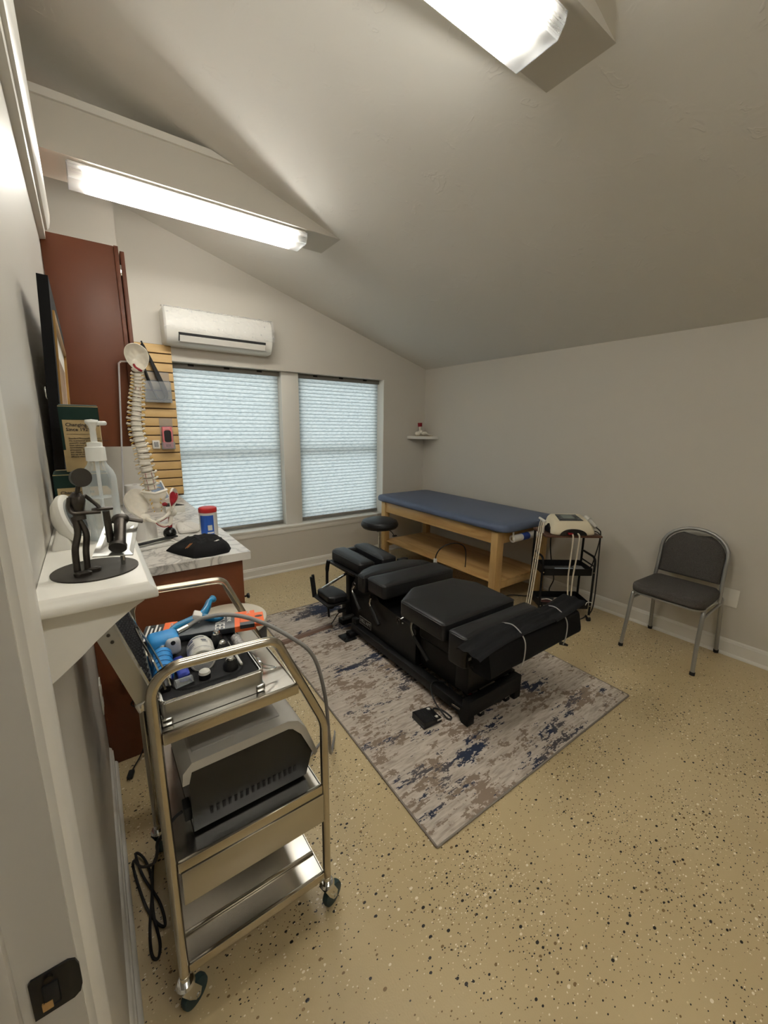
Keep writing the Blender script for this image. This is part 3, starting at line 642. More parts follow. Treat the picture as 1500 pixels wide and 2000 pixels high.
# ================================================================ DESK
DZ = .925
t = T('desk_cabinet', 'cherry wood desk cabinet under the marble countertop', 'cabinet', (.25, 3.0, 0))
O('side_panel', G().rbox(XL+.001, .578, 2.035, 2.058, 0, .8845, .002), cherry_m, t)
O('carcass', G().box(XL+.001, .560, 2.0585, 3.775, .09, .8845), cherry_m, t)
O('toe_kick', G().box(XL+.001, .51, 2.0585, 3.775, 0, .0895), rubber_m, t)
for y0, y1 in ((2.065, 2.70), (2.71, 3.35), (3.36, 3.77)):
    dw = O('drawer', G().rbox(.5605, .580, y0, y1, .70, .868, .003), cherry_m, t)
    O('knob', G().lathe([(0, 0), (.006, 0), (.005, .024), (.013, .029), (.014, .038), (0, .040)], (0, 0, 0), 16, basis((.580, y0+.030 if y0 < 2.1 else (y0+y1)/2, .655 if y0 < 2.1 else .78), (0, 1, 0), (0, 0, 1))), rubber_m, dw)
    dr = O('door', G().rbox(.5605, .580, y0, y1, .10, .692, .003), cherry_m, t)
t = S('countertop', G().prism([(XL+.001, 2.015), (.615, 2.015), (.615, 3.996), (.3335, 3.996), (.3335, 3.7765), (XL+.001, 3.7765)], .885, DZ, 'z'), marble_m, 'white marble laminate countertop with grey veins on the desk', 'countertop')
t = T('power_adapter', 'black power adapter hanging on the side of the desk', 'adapter', (.02, 2.025, .44))
O('body', G().rbox(.005, .04, 2.006, 2.034, .40, .50, .005), blackplas_m, t)
O('plug', G().rbox(.002, .03, 2.010, 2.034, .505, .54, .004), blackplas_m, t)
O('cord', G().tube(cr([(.02, 2.02, .535), (.05, 2.024, .57), (.10, 2.028, .58), (.16, 2.03, .56)], 6), .0028, 6), rubber_m, t)
S('cord_loop', G().tube(cr([(.035, 2.020, .44), (.07, 2.028, .34), (.03, 2.028, .28), (.10, 2.028, .25), (.20, 2.028, .30), (.27, 2.028, .40)], 8), .0026, 6), rubber_m, 'thin black wire looping across the desk side panel', 'wire')

# ---------------------------------------------------------------- spine model
SY = 2.55
t = T('spine_model', 'anatomical spine and pelvis model on a thin rod stand', 'anatomical model', (.21, SY, DZ))
path = [(.250, 1.815), (.251, 1.773), (.244, 1.718), (.236, 1.668), (.231, 1.621), (.223, 1.581), (.221, 1.538), (.224, 1.486), (.231, 1.441), (.237, 1.392), (.239, 1.343), (.248, 1.297), (.253, 1.254), (.258, 1.203)]
pc = cr([(x, SY+.018*math.sin((1.82-z)/.62*PI*2), z) for x, z in path], 12)
Lc = [0]
for i in range(1, len(pc)): Lc.append(Lc[-1]+(pc[i]-pc[i-1]).length)
def at(s):
    for i in range(1, len(pc)):
        if Lc[i] >= s: f = (s-Lc[i-1])/(Lc[i]-Lc[i-1]); return pc[i-1].lerp(pc[i], f), (pc[i]-pc[i-1]).normalized()
    return pc[-1], (pc[-1]-pc[-2]).normalized()
hts = [.7]*7+[.95+.02*k for k in range(12)]+[1.35]*5; tot = sum(hts); s0 = 0; random.seed(3)
for k, hgt in enumerate(hts):
    L = Lc[-1]*hgt/tot; p, d = at(s0+L/2); s0 += L
    rr = .0155+.0125*k/23; hh = L*.36
    Mv = basis(p, (1, 0, -d.x/max(-d.z, .2)*0), -d) ; Mv = basis(p, Vector((1, 0, 0)), Vector((0, 1, 0))); z_ = (-d); x_ = Vector((1, 0, 0)); x_ = (x_-z_*x_.dot(z_)).normalized(); y_ = z_.cross(x_)
    Mv = Matrix((x_, y_, z_)).transposed().to_4x4(); Mv.translation = p
    g = G().lathe([(0, -hh), (rr, -hh), (rr*1.02, -hh*.75), (rr*.84, 0), (rr*1.02, hh*.75), (rr, hh), (0, hh)], (0, 0, 0), 14, Mv @ Matrix.Diagonal((1.12, .85, 1, 1)))
    tl = .012+.010*min(1, k/8)-(.006 if 12 < k < 19 else 0)
    for sgn in (-1, 1):   # transverse processes and the spinous process behind
        g.tube([(sgn*rr*.6, rr*.5, 0), (sgn*(rr+tl*.5), rr*.9, .002), (sgn*(rr+tl*.8), rr*1.15, .006)], [.0065, .0055, .0068], 7, M=Mv)
    g.tube([(0, rr*.5, 0), (0, rr+.022, -.008), (0, rr+.04, -.02)], [.006, .005, .004], 6, M=Mv)
    vb = O('vertebra', g, bone_m, t)
    O('disc', G().lathe([(0, -L*.5), (rr*.9, -L*.5), (rr*.96, -L*.43), (rr*.9, -L*.36), (0, -L*.36)], (0, 0, 0), 12, Mv @ Matrix.Diagonal((1.12, .85, 1, 1))), disc_m, vb)
    for sgn in (-1, 1):
        O('nerve', G().tube(cr([(sgn*rr*.7, rr*.3, -L*.35), (sgn*(rr+.010), rr*.2, -L*.42), (sgn*(rr+.018), -rr*.1, -L*.42-.007*random.random())], 3), .0019, 5, M=Mv), nerve_m, vb)
    if k >= 21 or k == 4:
        for sgn in (-1, 1): O('red_vessel', G().tube([(sgn*rr*.55, -rr*.79, -hh), (sgn*rr*.55, -rr*.73, 0), (sgn*rr*.55, -rr*.79, hh)], .0011, 5, M=Mv), red_m, vb)
# occipital shell: an open bowl facing the room
def occ(u, v):
    a = 2*PI*u; r = v
    x = .054*r*math.cos(a)*(1-.18*r*math.sin(-a)); z = .068*r*math.sin(a)
    yb = .048*(1-r*r)+.006*noise.noise(Vector((x*60, z*60, 1)))-.004*math.cos(3*a)*r
    return Vector((.256+x+.010*(z/.068)*-.4, 2.535+yb, 1.888+z))
O('occipital_bone', G().sheet(occ, 40, 9, .003), bone_m, t)
O('foramen', G().tube(cr([(.238, 2.545, 1.855), (.245, 2.535, 1.838), (.262, 2.53, 1.826), (.270, 2.535, 1.822)], 5), [.003]+[.0055]*8+[.006]*6+[.004], 8), red_m, t)
O('skull_base', G().ball((.256, 2.555, 1.828), (.03, .026, .014), 14, 8).shake(.004, 60), bone_m, t)
O('rod', G().tube([(.112, 2.628, DZ+.012), (.134, 2.625, 1.235), (.1785, 2.615, 1.862)]+[(.1795+.008*math.sin(a), 2.612, 1.864+.008*(1-math.cos(a))) for a in (.4, .9, 1.3)]+[(.24, 2.59, 1.872)], .0042, 10), mat('grey_rod', (196, 194, 196), .35), t)
O('base', G().rbox(.075, .150, 2.610, 2.685, DZ+.0005, DZ+.014, .004), white_m, t)
# sacrum
def sac(u, v):
    q = 2*u-1; wv = (.052*(1-v)**.9+.009)*(1-.10*math.sin(v*PI*4)**2*abs(q)); z = 1.190-.122*v+.014*abs(q)*(1-v)
    return Vector((.270+.012*v+wv*q, SY-.012+.028*v*v-.030*v*(1-v)*-1-.018*(1-q*q)*(1-v)+.004*math.sin(v*PI*5), z))
O('sacrum', G().sheet(sac, 16, 12, .012), bone_m, t)
for k in range(4):
    for sgn in (-1, 1): O('sacral_nerve', G().tube([(.270+.003*k+sgn*(.020-.003*k), SY-.022+.012*k, 1.155-.022*k), (.270+.003*k+sgn*(.028-.003*k), SY-.034+.012*k, 1.146-.024*k)], .0025, 6), nerve_m, t)
O('disc_bulge', G().ball((.312, SY-.03, 1.118), (.014, .006, .011), 10, 8).shake(.003, 90), red_m, t)
# left ilium: broad wing opening to the room
def il(cx, cz, pts, y0, dep):
    def f(u, v):
        k = u*(len(pts)-1.0001); i = int(k); q = k-i
        px = pts[i][0]+(pts[i+1][0]-pts[i][0])*q; pz = pts[i][1]+(pts[i+1][1]-pts[i][1])*q; py = pts[i][2]+(pts[i+1][2]-pts[i][2])*q
        x = cx+(px-cx)*v; z = cz+(pz-cz)*v; y = y0+(py-y0)*v+dep*math.sin(PI*v)
        return Vector((x, y, z))
    return f
sm = cr([(.205, 1.045, 2.47), (.160, 1.080, 2.46), (.128, 1.120, 2.47), (.119, 1.165, 2.49), (.140, 1.200, 2.52), (.175, 1.212, 2.55), (.215, 1.195, 2.575), (.240, 1.150, 2.58), (.238, 1.105, 2.57)], 4)
O('ilium', G().sheet(il(.212, 1.085, sm, 2.50, .02), 32, 8, .009), bone_m, t)
sm = cr([(.330, 1.085, 2.45), (.325, 1.130, 2.44), (.329, 1.180, 2.445), (.345, 1.211, 2.47), (.365, 1.205, 2.50), (.378, 1.170, 2.53), (.372, 1.130, 2.55), (.350, 1.100, 2.54)], 4)
O('ilium', G().sheet(il(.342, 1.095, sm, 2.48, .015), 28, 8, .010), bone_m, t)
O('muscle_mark', G().prism([(p.x, p.y) for p in cr([(.333, 1.118, 0), (.328, 1.160, 0), (.333, 1.188, 0), (.346, 1.198, 0), (.357, 1.188, 0), (.356, 1.160, 0), (.344, 1.135, 0)], 4, True)], 2.436, 2.440, 'y'), red_m, t)
for k in range(3): O('muscle_mark', G().tube(cr([(.345+.006*k, 2.452+.01*k, 1.125+.003*k), (.358+.006*k, 2.45+.012*k, 1.155), (.366+.005*k, 2.47+.014*k, 1.185-.004*k)], 4), .0018, 5), red_m, t)
O('hip_socket', G().ball((.338, 2.49, 1.075), (.027, .026, .026), 14, 10), bone_m, t)
O('hip_socket', G().ball((.208, 2.49, 1.060), (.027, .026, .024), 14, 10), bone_m, t)
O('pubic_bone', G().tube(cr([(.328, 2.475, 1.078), (.305, 2.455, 1.062), (.278, 2.445, 1.048), (.256, 2.445, 1.042)], 5), [.011]*6+[.009]*10, 10), bone_m, t)
O('pubic_bone', G().tube(cr([(.212, 2.475, 1.060), (.228, 2.452, 1.048), (.245, 2.445, 1.040), (.254, 2.445, 1.034)], 5), [.010]*6+[.008]*10, 10), bone_m, t)
O('ischium', G().tube(cr([(.336, 2.485, 1.062), (.328, 2.478, 1.035), (.318, 2.470, 1.012), (.290, 2.455, 1.010), (.262, 2.448, 1.026)], 5), [.011]*10+[.008]*11, 10), bone_m, t)
O('ligament', G().tube(cr([(.322, 2.458, 1.065), (.300, 2.444, 1.052), (.272, 2.436, 1.040)], 5), .0022, 6), red_m, t)
O('ligament', G().tube(cr([(.312, 2.456, 1.008), (.288, 2.444, 1.006), (.262, 2.438, 1.022), (.252, 2.434, 1.036)], 5), .0022, 6), red_m, t)
O('femur_neck', G().cyl((.330, 2.49, 1.06), (.320, 2.475, .985), .010, .012), red_m, t)
O('femur_ball', G().ball((.3170, 2.470, .963), .0335, 24, 16), mat('black_gloss_plastic', (14, 14, 15), .25), t, label='black ball end of the femur')

t = T('paper_drum', 'plain white paper drum under the spine model on the desk', 'roll', (.203, 2.545, DZ))
O('roll', G().lathe([(.020, DZ+.0005), (.058, DZ+.0005), (.062, DZ+.004), (.062, 1.038), (.058, 1.041), (.020, 1.041), (.020, DZ+.0005)], (.203, 2.545, 0), 32), paper_m, t)
t = T('paper_towel_roll', 'white paper towel roll standing behind the spine model', 'paper roll', (.255, 3.62, DZ))
O('roll', G().lathe([(.021, DZ+.0005), (.066, DZ+.0005), (.068, DZ+.004), (.068, 1.093), (.066, 1.096), (.021, 1.096), (.021, DZ+.0005)], (.255, 3.62, 0), 36), paper_m, t)
O('core', G().lathe([(.0195, DZ+.001), (.0208, DZ+.001), (.0208, 1.092), (.0195, 1.092), (.0195, DZ+.001)], (.255, 3.62, 0), 24), kraft, t)

# ---------------------------------------------------------------- wipes tub
t = T('wipes_canister', 'white and blue wipes canister with a red lid', 'canister', (.512, 2.425, DZ))
wc = (.512, 2.425, 0)
O('body', G().lathe([(0, DZ+.0005), (.045, DZ+.0005), (.0475, DZ+.004), (.0475, 1.072), (.043, 1.076), (0, 1.076)], wc, 40), white_m, t)
O('lid', G().lathe([(.0485, 1.070), (.0490, 1.088), (.047, 1.094), (.040, 1.0975), (.030, 1.0985), (0, 1.0985)], wc, 40), mat('red_plastic_lid', (156, 26, 28), .4), t)
def arc(a0, a1, z0, z1, r, nm, m, par):
    n_ = 14; V = []; 
    for k in range(n_+1):
        a = math.radians(a0+(a1-a0)*k/n_)
        for z in (z0, z1):
            for q in (r, r+.0005): V.append((wc[0]+q*math.cos(a), wc[1]+q*math.sin(a), z))
    F = []
    for k in range(n_):
        b = 4*k; F += [(b+1, b+5, b+7, b+3), (b, b+2, b+6, b+4), (b, b+4, b+5, b+1), (b+2, b+3, b+7, b+6)]
    F += [(0, 1, 3, 2), (4*n_, 4*n_+2, 4*n_+3, 4*n_+1)]
    return O(nm, G().add(V, F), m, par)
lb = arc(200, 292, DZ+.006, 1.056, .0476, 'blue_label', mat('blue_print', (30, 78, 164), .45), t)
arc(294, 372, DZ+.006, 1.056, .0476, 'text_panel', mat('white_text_print', (214, 212, 206), .5, var=(300, .25), stretch=(1, 1, 6)), t)
arc(252, 280, DZ+.046, DZ+.076, .0482, 'white_square', white_m, lb)
arc(248, 288, DZ+.028, DZ+.036, .0482, 'white_bar', white_m, lb)
# ---------------------------------------------------------------- cap, tray, towel, small boxes
def cloth():
    o = rpoly([(.258, 2.262), (.300, 2.150), (.355, 2.040), (.440, 2.035), (.518, 2.050), (.548, 2.120), (.535, 2.230), (.470, 2.330), (.360, 2.330)], .03, 6)
    cx, cy = .430, 2.170; R = [[(x, y, DZ+.0008) for x, y in o]]
    for k in range(15):
        f = 1-k/14*.97; ring = []
        for (x, y) in o:
            px, py = cx+(x-cx)*f, cy+(y-cy)*f
            h = .044*(1-f**3.2)**.6*min(1, max(.15, (px-.25)/.13))+.010*min(1, k/2)
            wr = (1-abs(noise.noise(Vector((px*16+py*9, py*26-px*8, 0)))))**5*.014+.006*noise.noise(Vector((px*40, py*40, 3)))
            ring.append((px, py, DZ+.002+h+wr*min(1, (1-f)*3)))
        R.append(ring)
    return G().rings(R)
t = T('knit_hat', 'folded black knit hat with small white logo on the countertop', 'hat', (.41, 2.17, DZ))
O('fabric', cloth(), felt_m, t, angle=1.2)
O('logo', G().prism([(-.011, -.005), (.003, -.006), (.006, .000), (.013, .001), (.009, .007), (.001, .005), (-.003, -.001)], 0, .0012, 'z', basis((.472, 2.088, DZ+.062), (.9, -.35, .0), (.3, .9, .25))), white_ink, t)
for q in (0, .008): O('orange_stripe', G().tube(cr([(.330+q, 2.105, DZ+.040), (.345+q, 2.112, DZ+.050), (.358+q, 2.125, DZ+.056)], 4), .0011, 5), mat('orange_thread', (196, 118, 50), .6), t)
t = T('document_frame', 'white document frame lying flat under a black strap', 'frame', (.24, 2.40, DZ))
Mf = basis((.120, 2.300, DZ+.0005), (.225, .055, 0), (-.05, .22, 0))
for a, b, c_, d_ in ((0, .225, 0, .012), (0, .225, .148, .16), (0, .012, .012, .148), (.213, .225, .012, .148)): O('rail', G().rbox(a, b, c_, d_, 0, .013, .002, 1, Mf), white_m, t)
O('sheet', G().box(.012, .213, .012, .148, .001, .004, Mf), paper_m, t)
S('black_strap', G().rbox(0, .25, 0, .030, 0, .008, .003, 2, basis((.118, 2.345, DZ+.015), (.20, .075, .004), (-.1, .3, 0))), rubber_m, 'black strap lying across the white document frame', 'strap')
tw = G().slab(rpoly([(.375, 2.560), (.475, 2.545), (.520, 2.66), (.500, 2.78), (.395, 2.80)], .03), [(.006, DZ+.0006), (0, DZ+.006), (.002, DZ+.014), (.012, DZ+.021), (.03, DZ+.024)])
S('white_towel', tw.shake(.003, 70), mat('white_terry', (226, 222, 214), .95, bump=(180, .6, .003)), 'small folded white towel beside the wipes canister', 'towel')
t = T('white_carton', 'small white carton with a dark top near the window wall', 'box', (.47, 3.30, DZ))
O('carton', G().rbox(.405, .530, 3.235, 3.365, DZ+.0005, .972, .002), white_m, t)
O('dark_top', G().prism([(.408, 3.24), (.527, 3.24), (.47, 3.36), (.408, 3.36)], .9725, .976, 'z'), rubber_m, t)
t = T('leaning_tablet', 'white framed tablet with blue screen leaning on small carton', 'tablet', (.43, 3.40, DZ))
Mt = basis((.362, 3.375, .978), (.115, .02, .030), (-.035, .05, .12))
O('frame', G().rbox(0, .105, 0, .15, 0, .012, .003, 2, Mt), white_m, t)
O('screen', G().box(.009, .096, .012, .138, .0122, .0128, Mt), mat('blue_grey_screen', (70, 92, 116), .25, var=(12, .4)), t)
# ================================================================ STEEL CART
t = T('steel_cart', 'three tier stainless steel rolling cart by the door jamb', 'cart', (.26, 1.205, 0))
CX0, CX1, CY0, CY1 = .052, .474, .95, 1.46
TR = .0125
def endframe(y):
    p = [(CX0, y, .135), (CX0, y, .96)]
    p += [(CX0+.065*(1-math.cos(a)), y, .955+.067*math.sin(a)) for a in [k*PI/16 for k in range(1, 9)]]
    p += [(.30, y, 1.014)]+[(.312+.04*math.sin(a), y, 1.013-.035*(1-math.cos(a))) for a in [k*.22 for k in range(1, 6)]]
    p += [(.462, y, .735), (.470, y, .712), (CX1, y, .690), (CX1, y, .135)]
    return p
for y in (CY0, CY1): O('end_frame', G().tube(endframe(y), TR, 14), tubesteel_m, t)
def tray(nm, x0, x1, z, lip=.022):
    y0, y1 = CY0+.004, CY1-.004
    tr = O(nm, G().box(x0, x1, y0, y1, z-.003, z), steel_m, t)
    for a in ((x0, x1, y0-.012, y0, z-.018, z+.012), (x0, x1, y1, y1+.012, z-.018, z+.012)): O('rail', G().rbox(*a, .003), tubesteel_m, tr)
    for a in ((x0-.002, x0, y0, y1, z-.018, z+lip), (x1, x1+.002, y0, y1, z-.018, z+lip*.2)): O('lip', G().box(*a), steel_m, tr)
    return tr
tray('top_shelf', CX0+.012, .398, .852)
tray('middle_shelf', CX0+.012, CX1-.012, .482)
tray('bottom_shelf', CX0+.012, CX1-.012, .150)
dw = O('drawer', G().rbox(CX0+.018, CX1-.010, CY0-.010, CY0+.002, .362, .462, .002), steel_m, t)
O('drawer_box', G().box(CX0+.022, CX1-.014, CY0+.003, CY1-.06, .366, .46), steel_m, dw)
O('cross_bar', G().rbox(CX0+.012, CX1-.012, CY0+.075, CY0+.085, .1505, .158, .002), tubesteel_m, t)
teal = mat('dark_teal_rubber', (36, 58, 60), .55)
for (x, y, a) in ((CX0, CY0, .5), (CX1, CY0, .35), (CX0, CY1, .9), (CX1, CY1, -.4)):
    M_ = Matrix.Translation((x, y, 0)) @ Matrix.Rotation(a, 4, 'Z')
    c = O('caster', G().cyl((0, 0, .108), (0, 0, .135), .013, seg=14, M=M_).lathe([(0, .098), (.020, .098), (.024, .104), (.020, .112), (0, .112)], (0, 0, 0), 18, M_), chrome_m, t)
    for s_ in (-1, 1): O('fork', G().prism([(-.022, .100), (.012, .100), (.034, .050), (.028, .030), (.014, .032), (-.004, .060)], .0145*s_-.0015, .0145*s_+.0015, 'y', M_), chrome_m, c)
    wl = O('wheel', G().lathe([(.030, -.011), (.036, -.009), (.038, 0), (.036, .009), (.030, .011)], (0, 0, 0), 28, M_ @ basis((.022, 0, .0385), (1, 0, 0), (0, 0, 1))), teal, c)
    O('hub', G().cyl((.022, -.010, .0385), (.022, .010, .0385), .030, seg=24, M=M_), greyplas_m, wl)
    O('axle', G().cyl((.022, -.018, .0385), (.022, .018, .0385), .006, M=M_), chrome_m, wl)

# ---------------------------------------------------------------- console on the middle shelf
t = T('therapy_console', 'black therapy console with grey top on the cart', 'console', (.28, 1.20, .482))
kx0, kx1, ky0, ky1 = .103, .462, 1.005, 1.40
bodyp = [(kx0+.014, .492), (kx1-.022, .492), (kx1, .565), (.428, .668), (.395, .688), (kx0+.012, .688)]
O('body', G().prism(bodyp, ky0+.006, ky1-.006, 'y'), blackplas_m, t)
topp = [(kx0-.004, .655), (kx0, .690), (kx0+.022, .712), (.385, .714), (.415, .702), (.440, .668), (kx1+.014, .566), (kx1+.004, .556), (.424, .652), (.398, .682), (.385, .688), (kx0+.020, .686), (kx0+.012, .655)]
O('top_cover', G().prism(topp, ky0-.006, ky1+.004, 'y'), mat('warm_grey_plastic', (186, 183, 175), .4), t)
tp2 = [(kx0+.030, .7125), (.372, .7142), (.372, .718), (kx0+.030, .716)]
O('top_panel', G().prism(tp2, ky0+.03, ky1-.03, 'y'), mat('mid_grey_plastic', (164, 161, 154), .45), t)
for k in range(16): O('vent_slot', G().box(.16+.016*k, .168+.016*k, ky0+.004, ky0+.0058, .525, .545), rubber_m, t)
for x in (kx0+.04, kx1-.06): O('foot', G().cyl((x, ky0+.04, .4825), (x, ky0+.04, .4925), .012), rubber_m, t)
for x in (kx0+.04, kx1-.06): O('foot', G().cyl((x, ky1-.04, .4825), (x, ky1-.04, .4925), .012), rubber_m, t)
O('mains_socket', G().rbox(kx0-.004, kx0+.014, ky0+.02, ky0+.06, .52, .56, .003), rubber_m, t)
O('front_screen', G().add([(.4375, 1.05, .6655), (.462, 1.05, .595), (.462, 1.35, .595), (.4375, 1.35, .6655), (.440, 1.05, .6665), (.4645, 1.05, .596), (.4645, 1.35, .596), (.440, 1.35, .6665)], [(3,2,1,0),(4,5,6,7),(0,1,5,4),(1,2,6,5),(2,3,7,6),(3,0,4,7)]), mat('dark_glass_screen', (30, 34, 40), .15), t)
S('mains_cable', G().tube(cr([(kx0-.006, 1.045, .54), (.075, 1.04, .535), (.035, 1.03, .50), (.030, 1.06, .44), (.020, 1.16, .30), (-.012, 1.30, .16), (-.030, 1.42, .07), (-.035, 1.44, .012), (-.015, 1.30, .007), (.010, 1.22, .007), (.030, 1.20, .007), (.025, 1.28, .007), (-.010, 1.40, .007), (-.024, 1.50, .012), (.0, 1.46, .012), (.012, 1.36, .012), (-.01, 1.22, .007), (-.014, 1.14, .007), (.0, 1.12, .007), (.010, 1.16, .007), (.004, 1.26, .014), (.02, 1.40, .02), (.04, 1.46, .007), (.06, 1.50, .007)], 8), .0042, 8), rubber_m, 'thick black mains cable looped on floor behind the steel cart', 'cable')
t = T('power_plug', 'black power plug and cord on the floor by the desk', 'plug', (-.005, 1.92, 0))
O('plug', G().rbox(-.012, .012, -.022, .022, 0, .018, .005, 2, basis((-.008, 1.915, .002), (.93, -.3, 0), (.35, .94, 0))), rubber_m, t)
for q in (-.005, .005): O('prong', G().box(q-.001, q+.001, -.038, -.022, .008, .012, basis((-.008, 1.915, .002), (.93, -.3, 0), (.35, .94, 0))), chrome_m, t)
O('cord', G().tube(cr([(-.001, 1.936, .010), (.012, 1.96, .012), (.04, 1.99, .03), (.08, 2.005, .10), (.14, 2.01, .22)], 6), .003, 7), rubber_m, t)

# ---------------------------------------------------------------- aluminium case
CZ = .8525
t = T('aluminium_case', 'open aluminium tool case with black foam on the cart', 'case', (.19, 1.18, CZ))
qx0, qx1, qy0, qy1, qz = .072, .315, .985, 1.372, .915
o1 = rrect(qx0, qx1, qy0, qy1, .012, 4); o2 = rrect(qx0+.006, qx1-.006, qy0+.006, qy1-.006, .008, 4)
O('shell', G().rings([[(x, y, CZ+.001) for x, y in o1], [(x, y, qz-.006) for x, y in o1], [(x, y, qz) for x, y in o1], [(x, y, qz) for x, y in o2], [(x, y, CZ+.006) for x, y in o2]]), alu_m, t)
O('rim', G().tube([(x, y, qz) for x, y in o1], .0035, 6, True), chrome_m, t)
fo = O('foam', G().box(qx0+.007, qx1-.007, qy0+.007, qy1-.007, CZ+.006, qz-.006), mat('black_foam', (16, 16, 17), .95), t)
O('foam_insert', G().slab(rrect(qx0+.03, qx1-.03, qy0+.03, qy1-.03, .05, 6), [(0, qz-.006), (.002, qz-.001), (.010, qz-.0005)]), mat('black_foam_insert', (24, 24, 25), .9), fo)
for x in (qx0, qx1):
    for y in (qy0, qy1):
        O('corner_guard', G().rbox(x-.004 if x == qx0 else x-.022, x+.022 if x == qx0 else x+.004, y-.004 if y == qy0 else y-.022, y+.022 if y == qy0 else y+.004, CZ+.0005, CZ+.022, .005, 3), chrome_m, t)
for y in (1.03, 1.30):
    lt = O('latch', G().rbox(qx1+.0005, qx1+.010, y-.018, y+.018, .878, .920, .003), chrome_m, t)
    O('latch_ring', G().tube(cr([(qx1+.008, y-.014, .902), (qx1+.030, y-.012, .890), (qx1+.052, y, .880), (qx1+.030, y+.012, .890), (qx1+.008, y+.014, .902)], 5), .0022, 6), chrome_m, lt)
# lid leans open to the left
Ml = basis((.068, 0, .925), (-.060, 0, .196), (0, 1, 0)) @ Matrix.Diagonal((1, 1, -1, 1))     # x up the lid, y along, z towards the room
LH = .240
ol = rrect(0, LH, qy0, qy1, .012, 4); oi = rrect(.006, LH-.006, qy0+.006, qy1-.006, .008, 4)
ld = O('lid', G().rings([[(x, y, -.040) for x, y in ol], [(x, y, .0) for x, y in ol], [(x, y, .0) for x, y in oi], [(x, y, -.034) for x, y in oi]], M=Ml), alu_m, t)
O('lid_rim', G().tube([(x, y, 0) for x, y in ol], .0035, 6, True, M=Ml), chrome_m, ld)
gf = G(); nx, ny = 8, 13
def egg(u, v): return (.010+u*(LH-.02), qy0+.010+v*(qy1-qy0-.02), -.012+.008*math.sin(u*nx*2*PI)*math.sin(v*ny*2*PI))
O('egg_crate_foam', G().sheet(egg, nx*8, ny*8, .004, Ml), mat('black_foam_lid', (18, 18, 19), .95), ld)
for y in (qy0, qy1):
    for x in (.0, LH-.022):
        O('corner_guard', G().rbox(x-.004 if x == 0 else x, x+.022 if x == 0 else x+.026, y-.004 if y == qy0 else y-.022, y+.022 if y == qy0 else y+.004, -.044, -.018, .005, 3, Ml), chrome_m, ld)
    for x in (LH-.034, LH-.052): O('rivet', G().cyl((x, y-.0025 if y == qy0 else y-.002, -.018), (x, y+.002 if y == qy0 else y+.0025, -.018), .0035, seg=10, M=Ml), gunm, ld)
O('hinge_strap', G().tube(cr([(.086, 1.0, .94), (.072, 1.02, 1.00), (.052, 1.06, 1.05), (.045, 1.10, 1.065)], 5), .0025, 6), chrome_m, t)
O('hinge_strap', G().tube(cr([(.098, 1.01, .94), (.088, 1.03, .98), (.068, 1.07, 1.03), (.050, 1.11, 1.065)], 5), .0022, 6), chrome_m, t)

def OS(nm, g, *a, **k): g.b.transform(SHIFT); return O(nm, g, *a, **k)
def SS(nm, g, *a, **k): g.b.transform(SHIFT); return S(nm, g, *a, **k)
SHIFT = Matrix.Translation((0, 0, -0.0155))
# ---------------------------------------------------------------- things in the case
blue = mat('sky_blue_plastic', (48, 140, 206), .4); blue2 = mat('blue_rubber_grip', (40, 124, 188), .6, bump=(200, .3, .001))
t = T('therapy_handpiece', 'sky blue shockwave handpiece lying in the open case', 'handpiece', (.11, 1.17, .93))
OS('head', G().rbox(.072, .150, 1.178, 1.238, .942, 1.000, .015, 3), blue, t)
OS('trigger_cover', G().rbox(.112, .150, 1.164, 1.196, .946, .992, .011, 3), mat('silver_grey_plastic', (176, 178, 180), .35), t)
OS('button', G().cyl((.130, 1.1645, .985), (.130, 1.1620, .985), .006), rubber_m, t)
OS('collar', G().cyl((.105, 1.19, .965), (.100, 1.165, .957), .019, .019, 20), chrome_m, t)
gr = OS('grip', G().cyl((.101, 1.168, .958), (.092, 1.075, .940), .024, .023, 22), blue2, t)
for k in range(4):
    p = Vector((.101, 1.168, .958)).lerp(Vector((.092, 1.075, .940)), .2+.2*k); OS('grip_ring', G().tube([(p.x+.0245*math.cos(a), p.y, p.z+.0245*math.sin(a)) for a in [q*PI/10 for q in range(20)]], .0012, 5, True), mat('grip_groove_blue', (26, 88, 140), .6), gr)
OS('front_ring', G().cyl((.0925, 1.078, .941), (.090, 1.055, .936), .021, .020, 20), chrome_m, t)
OS('applicator', G().cyl((.090, 1.056, .936), (.088, 1.035, .932), .016, .012, 18), blackplas_m, t)
OS('cable_nut', G().cyl((.150, 1.225, .984), (.180, 1.235, .988), .008), chrome_m, t)
SS('grey_hose', G().tube(cr([(.178, 1.235, .988), (.22, 1.24, 1.000), (.29, 1.215, 1.004), (.36, 1.17, .985), (.44, 1.13, .93), (.52, 1.11, .84), (.575, 1.14, .66), (.63, 1.22, .42), (.72, 1.38, .16), (.83, 1.56, .03), (.88, 1.64, .010), (.85, 1.65, .010), (.80, 1.62, .012), (.66, 1.52, .05), (.56, 1.46, .15)], 8), .0065, 10), mat('grey_hose_rubber', (128, 126, 124), .5), 'grey hose arching from the blue handpiece down to the rug', 'hose')
t = T('gel_bottle', 'white gel bottle with dark blue print lying in the case', 'bottle', (.165, 1.17, .93))
Mg = basis((.158, 1.088, .949), (1, 0, 0), (0, -.15, 1)); Mg = Matrix.Translation((.186, 1.078, .956)) @ Matrix.Rotation(-PI/2-.13, 4, 'X') @ Matrix.Rotation(.12, 4, 'Y')
OS('bottle', G().lathe([(0, 0), (.029, 0), (.033, .004), (.035, .03), (.0355, .095), (.032, .112), (.022, .120), (0, .122)], (0, 0, 0), 28, Mg), white_m, t)
